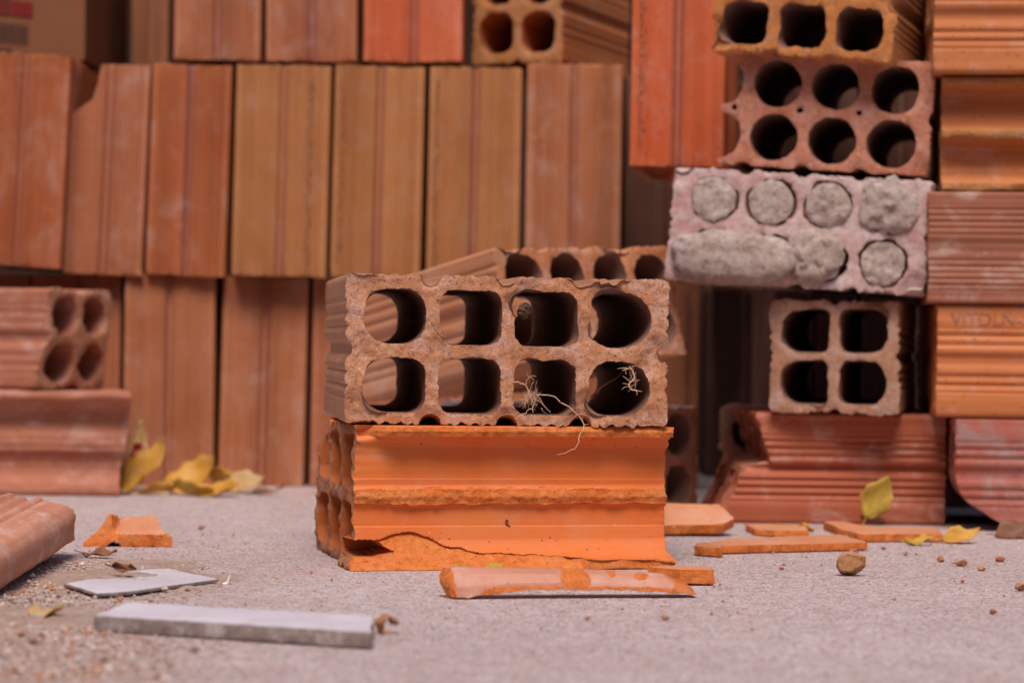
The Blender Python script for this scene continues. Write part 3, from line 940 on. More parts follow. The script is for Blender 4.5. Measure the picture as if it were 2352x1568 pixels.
# broken one: cells open to the front
qb = Spec(h=0.0845, cr=0.0025, **{k: v for k, v in SR.items() if k != 'cr'})
def rag_u(ub, amp, seed, freq=70):
    def f(Q, n, y, li):
        if li: return Q
        k = sstep(Q[:, 0], ub + 0.003, ub + 0.010)
        P = np.column_stack([np.full(len(Q), y), Q[:, 1] * 1.0, Q[:, 0] * 0.2])
        Q = Q.copy()
        Q[:, 0] += k * amp * (fbm(P, freq, seed, 4) - 0.2)
        Q[:, 1] += k * amp * 0.25 * fbm(P, freq * 2, seed + 3, 3)
        return Q
    return f
ub2 = 0.046
ol2 = resample(broken_outline(qb, ub2, 0.018, 0.016, 0.018, 0.0135), 0.0018)
def mat_broken(ub, prots):
    def f(V):
        u, v = V[:, 0], V[:, 2]
        return ((u > ub + 0.0045) & ((np.abs(v) < 0.0042) | (np.abs(v) > 0.0352)) & (u > ub + prots)).astype(int)
    return f
sidebrick(qb, Vector((xs(2156, 300), YS - 0.024, 3 * HS)), YAWS, [BROWNO, TAN_F], 'snapped brown-orange brick with two smooth channels in the far right stack', 104,
          outline=ol2, cols=[0, 1, 2], side_rag=rag_u(ub2, 0.0025, 5), matfn=mat_broken(ub2, 0.011), n_mid=40, group=G_S)
sidebrick(qs, Vector((xs(2142, 80), YS - 0.004, 3 * HS + 0.0850)), YAWS, [BROWNO, TAN_F], 'brown-orange ribbed brick on top of the far right stack', 105, group=G_S)

# stamped lettering on the orange brick
fc = bpy.data.curves.new('stamped_lettering', 'FONT')
fc.body = 'VITDLN-3(45'
fc.size = 0.0135
fc.extrude = 0.0004
fc.space_character = 1.0
tmp = bpy.data.objects.new('tmp', fc)
COL.objects.link(tmp)
dg = bpy.context.evaluated_depsgraph_get()
tme = bpy.data.meshes.new_from_object(tmp.evaluated_get(dg))
bpy.data.objects.remove(tmp)
tme.materials.clear(); tme.materials.append(DARKRED)
t_o = add('stamped_lettering', tme, mat=T((xs(2150, 830), YS, 0)) @ R(YAWS, 'Z') @ T((0.010, -0.0001, HS + 0.0675)) @ R(90, 'X'))
mwl = t_o.matrix_world.copy()
t_o.parent = o4
t_o.matrix_parent_inverse = o4.matrix_world.inverted()

# ------------------------------------------------------------------ left: broken bricks near the wall
qh = Spec(h=0.088, cr=0.003, G=0.003, wg=0.005, A=0.001, rp=0.0083, rw=0.0249)
ubh = 0.040
olh = resample(broken_outline(qh, ubh, 0.020, 0.007, 0.020, 0.0155), 0.0018)
YH = 2.12
def h_right(P): return 0.30 - 0.010 * sstep(P[:, 0], ubh + 0.02, ubh) - 0.006 * sstep(-P[:, 1], 0.0, 0.045) + 0.0008 * fbm(P, 150, 4)
hx = at(-480, 1000, YH).x
sidebrick(qh, Vector((hx, YH, 0)), 0, [LEFTC, LEFTC], 'dusty snapped brick with two smooth channels, on the ground at the left edge', 111, L=at(290, 900, YH).x - hx,
          outline=olh, cols=[0, 1, 2], side_rag=rag_u(ubh, 0.0022, 15), matfn=mat_broken(ubh, 0.006), n_mid=30,
          yb=lambda P: (at(290, 900, YH).x - hx) - 0.009 * sstep(-P[:, 1], -0.03, 0.045) - 0.24 * (0.060 - P[:, 0]) + 0.0008 * fbm(P, 150, 4))
qg = Spec(w=0.094, h=0.0855, nc=2, nr=2, pu=0.0430, pv=0.0400, hw=0.0345, hh=0.0330, r_in=0.0160, r_out=0.0160, cr=0.004, G=0.0035, wg=0.0055, A=0.0012, rp=0.0083, rw=0.0249)
cg = at(96, 868, 2.15)
me = prism('hollow_brick', outline_full(qg), cells(qg), yseq(0.19), [LEFTC, WEATH], seed=112, face_res=0.003, end_rag=0.003,
           yf=lambda P: -0.006 * sstep(P[:, 1], -0.04, 0.01) + 0.007 * sstep(-P[:, 1], 0.0, 0.04) * sstep(-P[:, 0], 0.02, 0.047) + 0.001 * fbm(P, 120, 3))
add('hollow_brick', me, 'dusty brick with four round cells, lying on the channelled brick at left', 'brick', None,
    T((cg.x, 2.15, 0.0885)) @ R(65, 'Z') @ T((qg.w / 2, 0, qg.h / 2)))

# ------------------------------------------------------------------ behind the centre stack
qe = Spec(w=0.0965, h=0.0845, nc=2, nr=2, pu=0.0432, pv=0.040, hw=0.0335, hh=0.031, r_in=0.012, r_out=0.0145, **{**SR, 'A': 0.001})
ce = at(1604, 940, 2.04)
me = prism('hollow_brick', outline_full(qe), cells(qe), yseq(0.19), [DUSTY, PINK_F, INNER], hole_mat=2, seed=121, face_res=0.003, end_rag=0.002)
add('hollow_brick', me, 'pale brick end with round cells peeking out right of the centre stack', 'brick', None,
    T((ce.x, 2.04, 0)) @ R(52, 'Z') @ T((-qe.w / 2, 0, qe.h / 2)))
# leaning brick
qd = Spec(w=0.172, pu=0.0412, h=0.0845, r_in=0.0160, r_out=0.0160, hw=0.0325, hh=0.0330, **{**SR, 'A': 0.0015, 'rp': 0.0083, 'rw': 0.0249, 'G': 0.0035})
ctl = at(1133, 568, 1.84)
depthv = Vector((-0.60, 0.77, -0.17)).normalized()
wv = Vector((0.735, 0.66, 0.03)); wv = (wv - depthv * wv.dot(depthv)).normalized()
vv = wv.cross(depthv).normalized()
md = M3(wv, depthv, vv)
me = prism('hollow_brick', outline_full(qd), cells(qd), yseq(0.19), [ORANGEW, ORANGEW_F, INNER], hole_mat=2, seed=122, face_res=0.003, end_rag=0.002,
           chips=((-0.07, 0.04, 0.01, 0.004), (0.03, 0.042, 0.012, 0.005)))
add('hollow_brick', me, 'brick leaning behind the centre stack with arched cells along its upper edge', 'brick', None,
    T(ctl) @ md @ T((qd.w / 2, 0, -qd.h / 2)))

# ------------------------------------------------------------------ the two bricks in the centre
# upper: eight open cells face the camera
qa = Spec(w=0.1930, h=0.0885, nc=4, nr=2, pu=0.0448, pv=0.0405, hw=0.0367, hh=0.0322, r_in=0.0080, r_out=0.0165, res=0.001, hn=130,
          G=0.0042, wg=0.0050, A=0.0019, rp=0.0083, rw=0.0249, cr=0.0045)
chips = ((0.058, 0.037, 0.013, 0.0042), (0.0455, 0.0105, 0.008, 0.0020), (0.0100, 0.0330, 0.010, 0.0018), (0.004, 0.028, 0.007, 0.0030),
         (0.0490, -0.034, 0.010, 0.0040), (-0.0835, -0.002, 0.010, 0.0018), (-0.085, -0.037, 0.012, 0.0035), (-0.085, 0.036, 0.010, 0.0030),
         (0.0900, 0.003, 0.007, 0.0030), (0.086, -0.006, 0.007, 0.0028), (-0.047, 0.042, 0.006, 0.0028), (-0.004, 0.041, 0.006, 0.0022), (0.040, 0.041, 0.007, 0.0022),
         (-0.046, -0.042, 0.007, 0.0030), (0.000, -0.042, 0.007, 0.0030), (0.042, -0.042, 0.007, 0.0028), (0.0865, -0.0425, 0.010, 0.0020),
         (-0.083, -0.0075, 0.006, 0.0016), (0.013, -0.0045, 0.007, 0.0018), (-0.020, -0.0050, 0.008, 0.0014), (0.030, -0.005, 0.005, 0.0012))
cA = cells(qa)
# rounder left cells and lower right cell, as the die left them
for k, (l, r) in {0: (0.0175, 0.009), 3: (0.013, 0.017), 4: (0.016, 0.0135), 7: (0.013, 0.0175)}.items():
    i, j = k % 4, k // 4
    cA[k] = rrect((i - 1.5) * qa.pu, (j - 0.5) * qa.pv, qa.hw, qa.hh, (l, r, r, l), 130)
def wob(l, s):
    c = l.mean(0)
    return c + (l - c) * (1 + 0.008 * fbm(l, 60, s, 2))[:, None]
cA = [wob(l, 7 + i) - np.array([0, 0.0010]) for i, l in enumerate(cA)]
meA = prism('hollow_brick', outline_full(qa), cA, yseq(0.19, 5, (0.0008, 0.0018, 0.0035, 0.007, 0.014)), [HERO, HERO_F, INNER], hole_mat=2, seed=201, face_res=0.0012,
            end_rag=0.0010, end_amp=0.0006, chips=chips, end_freq=720, cham=0.00025, decay=0.0022, lowf=0.35)
ZB = 0.0840
A_mw = T((at(788, 972, 1.502).x, 1.502, ZB + 0.0006)) @ R(7.7, 'Z') @ R(0.35, 'Y') @ T((qa.w / 2, 0, qa.h / 2))
add('hollow_brick', meA, 'brown brick with eight open cells facing out, lying on the bright orange broken brick', 'brick', 'the two stacked bricks in the centre', A_mw)

# lower: bright orange, its front column of cells snapped off
qo = Spec(w=0.1875, h=0.0838, nc=4, nr=2, pu=0.0443, pv=0.0395, hw=0.0375, hh=0.0318, r_in=0.006, r_out=0.011, res=0.0012, hn=80,
          G=0.0028, wg=0.0048, A=0.0009, rp=0.0083, rw=0.0249, cr=0.0035)
ubo = 0.0475
PB, PM, PT = 0.021, 0.0030, 0.012
olo = resample(broken_outline(qo, ubo, PB, PM, PT, 0.0120, step=0.00045, rm=0.005, rb=0.018), 0.0007)
def break_line(y):
    y = np.asarray(y, float)
    vt = np.interp(y, [-0.01, 0.016, 0.024, 0.034, 0.045, 0.055, 0.075, 0.12, 0.19], [0.0165, 0.0170, 0.0200, 0.0212, 0.0175, 0.0128, 0.0095, 0.0070, 0.0045])
    P = np.column_stack([y, np.zeros(len(y)), np.zeros(len(y))])
    return vt + 0.0008 * fbm(P, 130, 62, 4)
def u_cut(y, v):
    """the broken lower front edge: how far out the clay still reaches (y along the brick, v height in the section)"""
    y = np.asarray(y, float); v = np.asarray(v, float)
    hgt = v + qo.h / 2
    P = np.column_stack([y, v, np.zeros(len(y))])
    vt = break_line(y)
    t = hgt / vt
    prot = np.interp(y, [0, 0.03, 0.07, 0.19], [0.0175, 0.0165, 0.0185, 0.0215])
    r_, hf = 0.018, qo.h / 2 - qo.pv / 2 - qo.hh / 2
    x_ = np.clip(vt - hf, 0, r_)
    body = np.where(vt > hf, r_ - np.sqrt(np.maximum(0, r_ ** 2 - (r_ - x_) ** 2)), PB)     # where the channel's surface meets the break
    base = np.minimum(body, PB) - 0.0016 + 0.0006 * sstep(y, 0.05, 0.085)
    low_ = np.maximum(prot, base + 0.001)
    u = ubo + base + (low_ - base) * np.clip(1 - t, 0, 1) ** 1.3 + 0.0007 * fbm(P, 150, 61, 5) + 0.0006 * fbm(P, 45, 64, 2)
    return np.where(t > 1, 1.0, u)
def opening(y, v):
    h_ = v + qo.h / 2
    top = 0.0162 - 0.006 * sstep(y, 0.012, 0.023)
    bot = 0.0066 + 0.003 * sstep(y, 0.012, 0.023)
    return (1 - sstep(y, 0.0195, 0.0235)) * (h_ > bot) * (h_ < top)
def rag_o(Q, n, y, li):
    if li == 3:
        Q = Q.copy()
        yy = np.full(len(Q), y)
        a = opening(yy, Q[:, 1]) * (Q[:, 0] > 0.5 * qo.pu)
        Q[:, 0] = Q[:, 0] * (1 - a) + a * (ubo - 0.0425)
        return Q
    if li: return Q
    Q = Q.copy()
    u, v = Q[:, 0], Q[:, 1]
    P = np.column_stack([np.full(len(Q), y), v, u * 0.3])
    top = sstep(v, 0.018, 0.026) * sstep(u, ubo + 0.002, ubo + 0.014)
    # the top rim runs out towards the left end
    Q[:, 0] -= top * 0.016 * (1 - sstep(np.full(len(Q), y), 0.001, 0.022))
    Q[:, 0] += top * (0.0016 * fbm(P, 90, 31, 4)) + top * 0.003 * sstep(np.full(len(Q), y), 0.16, 0.185)
    mid = (np.abs(v) < 0.0065) & (u > ubo + 0.0015)
    Q[:, 0] += mid * 0.0012 * fbm(P, 160, 32, 4)
    Q[:, 1] += mid * 0.0007 * fbm(P, 200, 33, 3)
    yy = np.full(len(Q), y)
    bot = sstep(-v, 0.024, 0.032) * sstep(u, ubo + 0.002, ubo + 0.014)
    Q[:, 0] += bot * (0.0008 * fbm(P, 80, 34, 4))
    low = (Q[:, 1] < 0) & (Q[:, 0] > 0)
    hg = Q[:, 1] + qo.h / 2
    vt_ = break_line(yy[:1])[0]
    cand = np.where(low & (hg < vt_) & (Q[:, 0] < ubo + PB * 0.97))[0]
    if len(cand):
        k_ = cand[np.argmax(hg[cand])]
        Q[k_, 1] = vt_ * 0.9995 - qo.h / 2
        up = np.where((Q[:, 0] > 0) & (hg >= vt_) & (Q[:, 1] < -0.012))[0]
        if len(up):
            j_ = up[np.argmin(hg[up])]
            Q[j_, 1] = vt_ * 1.0010 - qo.h / 2
    Q[:, 0] = np.where(low, np.minimum(Q[:, 0], u_cut(yy, Q[:, 1])), Q[:, 0])
    a = opening(yy, Q[:, 1]) * (Q[:, 0] > 0)
    Q[:, 0] = Q[:, 0] * (1 - a) + a * (ubo - 0.0420)
    return Q
def mat_o(V):
    u, v = V[:, 0], V[:, 2]
    r = np.zeros(len(V), int)
    r[(np.abs(v) < 0.0046) & (u > ubo + 0.0018)] = 1
    r[(v > 0.0358) & (u > ubo + 0.011) & (v < 0.0412)] = 1
    r[(v < 0) & (u > ubo - 0.012) & (u_cut(V[:, 1], v) < 0.9)] = 1
    return r
LB = 0.1900
ysB = [0.0, 0.001, 0.0025, 0.005] + list(np.linspace(0.006, 0.08, 90)) + list(np.linspace(0.082, LB - 0.006, 70)) + [LB - 0.003, LB - 0.001, LB]
cB = cells(qo, [0, 1, 2])
meB = prism('hollow_brick', olo, cB, ysB, [ORANGE, END_SOOT, ORANGE_F, INNER_O], hole_mat=3, seed=211, face_res=0.0016, end_rag=0.0007, lowf=0.25, end_amp=0.0012, side_rag=rag_o,
            matfn=lambda V: mat_o(V) * 2, end_freq=330,
            yf=lambda P: 0.004 * sstep(P[:, 1], 0.018, 0.04) * sstep(-P[:, 0], 0.05, 0.09) * 2.2 - 0.0055 * sstep(-P[:, 1], 0.033, 0.040) * sstep(P[:, 0], 0.0, 0.03) + 0.0009 * fbm(P, 130, 44))
o_B = add('hollow_brick', meB, 'bright orange brick with snapped open front, under the brown eight-cell brick', 'brick', 'the two stacked bricks in the centre')
B_pos = gnd(797, 1309)
B_mw = T((B_pos.x + 0.0050, B_pos.y, 0.0003)) @ R(13, 'Z') @ T((0, ubo + 0.011, qo.h / 2)) @ M_SIDE
o_B.matrix_world = B_mw

# ------------------------------------------------------------------ fragments on the ground
def onplane(px, py, z):
    x, y = unroll(px, py)
    Y = (CAM_H - z) * F_PX / (y - CY)
    return Vector(((x - CX) / F_PX * Y, Y, z))

def frag(name, px_poly, thick, z0, label, cat, mats, seed, tilt=(0, 0), rag=0.0012, bev=0.0012, group=None, res=0.0012, rough_top=0.0002, face_res=0.003, xy=None):
    """flat broken piece; px_poly is the outline of its top face as seen in the picture"""
    W = [Vector((x, y, 0)) for x, y in xy] if xy else [onplane(x, y, thick + z0) for x, y in px_poly]
    c = sum(W, Vector()) / len(W)
    if tilt != (0, 0): c.y = min(p.y for p in W)
    loc = [(p.x - c.x, -(p.y - c.y)) for p in W]
    pts = resample(loc, res)
    def sr(Q, n, y, li):
        P = np.column_stack([Q, np.full(len(Q), y)])
        k = math.exp(-(thick - y) / 0.001) + math.exp(-y / 0.001)
        a = rag * (0.6 * fbm(P, 140, seed, 4) + 0.4 * fbm(P, 50, seed + 5, 2)) - bev * 0.35 * k
        return Q + n * a[:, None]
    ysl = [0, 0.0006] + list(np.linspace(0.0014, thick - 0.0012, 5)) + [thick - 0.0005, thick]
    me = prism(name, pts, [], ysl, [mats[1], mats[1]], seed=seed, side_rag=sr, end_rag=0, end_amp=rough_top, face_res=face_res, sharp=30)
    me.materials.clear()
    for m in mats: me.materials.append(m)
    zc = np.empty(len(me.vertices) * 3); me.vertices.foreach_get('co', zc); zc = zc.reshape(-1, 3)
    mi = np.ones(len(me.polygons), dtype=np.int32)
    for p in me.polygons:
        if all(zc[v][1] > thick - 0.002 for v in p.vertices) and abs(p.normal.y) > 0.7:
            mi[p.index] = 0
    me.polygons.foreach_set('material_index', mi)
    mw = T((c.x, c.y, z0)) @ R(tilt[0], 'X') @ R(tilt[1], 'Y') @ M_FLAT
    return add(name, me, label, cat, group, mw)

TS = [SHARDTOP, ORANGE_F]
G_F = 'orange clay fragments scattered right of the centre stack'
frag('tile_fragment', [(217, 1410), (855, 1449), (858, 1412), (293, 1380)], 0.0078, 0.0003, 'long grey tile strip lying in the left foreground', 'tile', [TILE_TOP, TILE_SIDE], 301, rag=0.0013)
frag('tile_fragment', [(148, 1337), (185, 1348), (223, 1360), (300, 1355), (504, 1327), (440, 1314), (391, 1303), (330, 1306), (273, 1313)], 0.0026, 0.0010, 'thin white tile shard half buried in sand behind the grey tile strip', 'tile', [TILE_TOP, TILE_SIDE], 302, rag=0.0010)
frag('clay_fragment', [(1640, 1241), (1657, 1251), (1994, 1243), (1931, 1225), (1680, 1234)], 0.0058, 0.0003, 'long flat orange shard with a pinkish top, behind the brown stone', 'clay fragment', TS, 303, group=G_F)
frag('clay_fragment', [(1598, 1251), (1659, 1256), (1655, 1243), (1600, 1244)], 0.0066, 0.0002, 'small orange chip touching the left end of the long flat shard', 'clay fragment', TS, 304, rag=0.0016, group=G_F)
frag('clay_fragment', [(1711, 1201), (1735, 1212), (1780, 1216), (1856, 1216), (1850, 1205), (1760, 1200)], 0.0052, 0.0002, 'small thin orange shard behind the long flat one', 'clay fragment', TS, 305, rag=0.0022, group=G_F)
frag('clay_fragment', [(1893, 1196), (1935, 1214), (1975, 1224), (2060, 1224), (2163, 1224), (2150, 1209), (2010, 1208), (1930, 1195)], 0.0062, 0.0002, 'jagged orange shard lying against the brick red brick under the curled leaf', 'clay fragment', TS, 306, rag=0.0022, group=G_F)
gx0, gx1, gy0 = onplane(1480, 1244, 0).x, onplane(1676, 1233, 0).x, onplane(1660, 1232, 0).y
frag('clay_fragment', None, 0.0078, 0.0003, 'thick orange shard with a sloping top, right beside the bright orange brick', 'clay fragment', TS, 307, rag=0.0016, group=G_F, tilt=(17, 0),
     xy=[(gx0, gy0 - 0.006), (gx1 - 0.004, gy0), (gx1 + 0.004, gy0 + 0.012), (gx1 - 0.004, gy0 + 0.040), (gx0, gy0 + 0.040)])
frag('clay_fragment', [(1490, 1299), (1562, 1305), (1641, 1306), (1632, 1299), (1560, 1296)], 0.0088, 0.0006, 'small orange chip at the lower right corner of the bright orange brick', 'clay fragment', TS, 308, rag=0.0013)

# the glossy pink sliver before the orange brick
def retop(o, cond, idx):
    me = o.data
    for p in me.polygons:
        if p.material_index == 1 and cond(p.center, p.normal): p.material_index = idx

def sliver():
    L = 0.139
    prof = [(0.0030, 0.0), (0.0105, 0.0006), (0.0095, 0.006), (0.0060, 0.0125), (0.0015, 0.0160), (-0.0045, 0.0158), (-0.0065, 0.012), (-0.003, 0.006)]
    pts = resample(prof, 0.0007)
    def sr(Q, n, y, li):
        Q = Q.copy()
        t = y / L
        lo = float(np.interp(t, [0, 0.05, 0.18, 0.3, 0.7, 1.0], [0.0, 0.0003, 0.0028, 0.0046, 0.0046, 0.0022]))
        hi = float(np.interp(t, [0, 0.6, 0.92, 1.0], [0.0160, 0.0150, 0.0128, 0.0062]))
        P = np.column_stack([np.full(len(Q), y), Q[:, 1], Q[:, 0]])
        v = Q[:, 1]
        lo_n = lo + 0.0006 * fbm(P * [1, 0, 0], 160, 21, 4)
        Q[:, 1] = lo_n + v / 0.016 * (hi - lo_n)
        low = sstep(-v, -0.004, 0.0)
        Q[:, 0] -= low * 0.002 * (t > 0.15)
        Q = Q + n * (0.0005 * fbm(P, 260, 22, 3) * (0.25 + low))[:, None]
        return Q
    def mf(V):
        v = V[:, 2]; y = V[:, 1]; u = V[:, 0]
        t = y / L
        lo = np.interp(t, [0, 0.05, 0.18, 0.3, 0.7, 1.0], [0.0, 0.0003, 0.0028, 0.0046, 0.0046, 0.0022])
        nz = fbm(np.column_stack([y, v, u]), 70, 25, 4)
        m = (v < lo + 0.0022 + 0.0008 * nz) & (t > 0.16)
        m |= (np.hypot((y - 0.072) / 0.0085, (v - 0.0105) / 0.007) + 0.25 * nz < 0.9)
        m |= (np.hypot((y - 0.092) / 0.0025, (v - 0.013) / 0.002) + 0.3 * nz < 0.9)
        m |= (np.hypot((y - 0.108) / 0.005, (v - 0.0115) / 0.0024) + 0.3 * nz < 0.9)
        m |= t > 0.90 + 0.03 * nz
        return m.astype(int)
    ys = [0, 0.0006, 0.0015] + list(np.linspace(0.003, L - 0.002, 110)) + [L]
    return prism('clay_sliver', pts, [], ys, [PINKGL, ORANGE_F], seed=31, side_rag=sr, matfn=mf, end_amp=0.0012, end_rag=0.001, face_res=0.0012,
                 yf=lambda P: 0.55 * (P[:, 0] + 0.0065) + 0.003 * sstep(P[:, 1], 0.008, 0.016), yb=lambda P: L + 0.9 * (0.004 - P[:, 1]) - 0.2 * P[:, 0])
g0 = gnd(1042, 1375)
add('clay_sliver', sliver(), 'glossy pink clay sliver with orange broken edges lying before the orange brick', 'clay fragment', None,
    T((g0.x - 0.0095, g0.y + 0.006, 0.0002)) @ R(10.0, 'Z') @ R(0.4, 'Y') @ M_SIDE)

# arched fragment on the left
def arch_frag():
    prof = [(-0.026, 0.0), (-0.012, 0.0), (-0.009, 0.0032), (-0.0045, 0.0034), (-0.001, 0.0), (0.030, 0.0), (0.0305, 0.007), (0.024, 0.0115), (0.018, 0.0185), (0.000, 0.0180), (-0.006, 0.0160), (-0.0095, 0.0205), (-0.018, 0.010), (-0.0265, 0.0025)]
    pts = resample(prof, 0.001)
    def sr(Q, n, y, li):
        P = np.column_stack([Q, np.full(len(Q), y)])
        Q = Q + n * (0.0008 * fbm(P, 180, 71, 4))[:, None]
        k = y / 0.03
        Q = Q * np.array([[1 - 0.25 * k, 1 - 0.10 * k]])
        return Q
    return prism('clay_fragment', pts, [], list(np.linspace(0, 0.030, 12)), [SHARDTOP, ORANGE_F, SHARDTOP], seed=72, side_rag=sr, end_amp=0.0006, end_rag=0.0008, face_res=0.0015, sharp=28,
                 yf=lambda P: 0.024 * sstep(P[:, 1], 0.0075, 0.0195) * sstep(P[:, 0], -0.0085, -0.003) + 0.006 * (P[:, 1] / 0.02) * (P[:, 0] < -0.003) + 0.0005 * fbm(P, 150, 77),
                 matfn=lambda V: ((V[:, 2] < 0.009) | (V[:, 0] < -0.0060)).astype(int))
gf = gnd(293, 1256)
af = add('clay_fragment', arch_frag(), 'peaked orange fragment with a small arch underneath, alone on the ground at left', 'clay fragment', None, T((gf.x - 0.002, gf.y, 0.0)) @ R(4, 'Z'))
retop(af, lambda c, n: c.z > 0.0085 and c.x > -0.0055, 2)

# big salmon slab cut by the left edge
def slab_mesh():
    w, h = 0.16, 0.026
    q = Spec(w=w, h=h)
    pts = []
    n = 90
    for k in range(n):
        s = -w / 2 + 0.009 + (w - 0.018) * k / (n - 1)
        pts.append((s, -h / 2))
    for k in range(1, 9):
        a = -math.pi / 2 + k / 9 * math.pi / 2
        pts.append((w / 2 - 0.009 + 0.009 * math.cos(a), -h / 2 + 0.009 + 0.009 * math.sin(a)))
    for k in range(0, 12):
        a = k / 11 * math.pi / 2
        pts.append((w / 2 - 0.012 + 0.012 * math.cos(a), h / 2 - 0.012 + 0.012 * math.sin(a)))
    for k in range(n * 2):
        s = w / 2 - 0.014 - (w - 0.03) * k / (2 * n - 1)
        d = 0.0024 * (1 - abs(math.sin(math.pi * (s + 0.002) / 0.0085))) if s < w / 2 - 0.022 else 0
        pts.append((s, h / 2 - d))
    pts.append((-w / 2, h / 2 - 0.004)); pts.append((-w / 2, -h / 2 + 0.004))
    pts = resample(pts, 0.0014)
    def sr(Q, n, y, li):
        P = np.column_stack([Q, np.full(len(Q), y)])
        return Q + n * (0.0007 * fbm(P, 60, 81, 4))[:, None]
    L = 0.30
    return prism('brick_slab', pts, [], list(np.linspace(0, L - 0.02, 40)) + [L - 0.012, L - 0.006, L - 0.002, L], [FOREC, BRICKRED_F], seed=82, side_rag=sr, end_amp=0.001, end_rag=0.003, decay=0.006,
                 yb=lambda P: L - 0.05 * sstep(-P[:, 0], -0.08, 0.02) * 0 - 0.012 * sstep(-P[:, 1], -0.01, 0.013) + 0.002 * fbm(P, 60, 83, 3), face_res=0.003, sharp=40)
add('brick_slab', slab_mesh(), 'salmon pink ribbed brick slab with rounded edge, cut off by the left picture edge', 'brick slab', None,
    T((-0.2595, 1.265, -0.0015)) @ R(1.2, 'Z') @ R(1.2, 'X') @ R(11, 'Y') @ T((-0.08, 0, 0.0132)))

# stone
def stone(name, r, seed, mat, label, cat, pos, amp=0.25, flat=0.8, sub=3, rot=0, group=None):
    import bmesh
    bm = bmesh.new()
    bmesh.ops.create_icosphere(bm, subdivisions=sub, radius=1.0)
    V = np.array([v.co[:] for v in bm.verts])
    rs = np.random.RandomState(seed)
    # facet by clipping with random planes
    for k in range(12):
        n = rs.normal(size=3); n /= np.linalg.norm(n)
        d = V @ n
        lim = rs.uniform(0.50, 0.80)
        V = V - np.clip(d - lim, 0, None)[:, None] * n
    V = V * (1 + amp * 0.3 * fbm(V, 2.5, seed, 3))[:, None]
    V = V * np.array([r[0], r[1], r[2]])
    V[:, 2] -= V[:, 2].min()
    for v, p in zip(bm.verts, V): v.co = p
    me = bpy.data.meshes.new(name)
    bm.to_mesh(me); bm.free()
    me.materials.append(mat)
    me.polygons.foreach_set('use_smooth', np.ones(len(me.polygons), dtype=bool))
    me.set_sharp_from_angle(angle=math.radians(22))
    return add(name, me, label, cat, group, T(pos) @ R(rot, 'Z'))
stone('stone', (0.0092, 0.008, 0.0088), 5, STONE, 'brown angular stone alone on the concrete at right', 'stone', gnd(1957, 1322), sub=4)

# ------------------------------------------------------------------ cardboard box
bx0, bx1 = at(-140, 60, 2.36).x, at(196, 60, 2.36).x
broot = bpy.data.objects.new('cardboard_box', None)
COL.objects.link(broot)
broot.location = (0, 0, 0)
broot['label'] = 'brown cardboard box with red print and barcode, on the bricks at the top left'
broot['category'] = 'box'
zt = ROWZ[2] + 0.003
add('carton', box_mesh('carton', bx0, bx1, 2.36, 2.62, zt, zt + 0.16, CARD, 0.002), parent=broot)
def decal(name, x0, y0, x1, y1, mat, slant=0.0):
    a, b = at(x0, y1, 2.36), at(x1, y0, 2.36)
    m = build_mesh(name, [(a.x, 2.3588, a.z), (b.x, 2.3588, a.z + slant), (b.x, 2.3588, b.z + slant), (a.x, 2.3588, b.z)], [(0, 1, 2, 3)], None, [mat], smooth=False)
    return add(name, m, parent=broot)
decal('red_label', 28, 2, 75, 36, CARD_R, -0.002)
decal('red_label', -60, -20, 26, 30, CARD_R2, -0.002)
px = -70
rs = random.Random(4)
V, F = [], []
while px < 66:
    wv_ = rs.uniform(1.5, 5.0)
    a, b = at(px, 92, 2.36), at(px + wv_, 46, 2.36)
    i = len(V)
    dz = -0.0045 * (px + 70) / 136
    V += [(a.x, 2.3587, a.z + dz), (b.x, 2.3587, a.z + dz), (b.x, 2.3587, b.z + dz), (a.x, 2.3587, b.z + dz)]
    F.append((i, i + 1, i + 2, i + 3))
    px += wv_ + rs.uniform(1.0, 3.0)
add('barcode', build_mesh('barcode', V, F, None, [CARD_K], smooth=False), parent=broot)
decal('print_line', -60, 112, 26, 120, CARD_K)
# two flap edges on the box's lower seam
add('tape', box_mesh('tape', bx0 + 0.001, bx1 - 0.001, 2.3582, 2.3592, zt + 0.0005, zt + 0.0035, CARD), parent=broot)

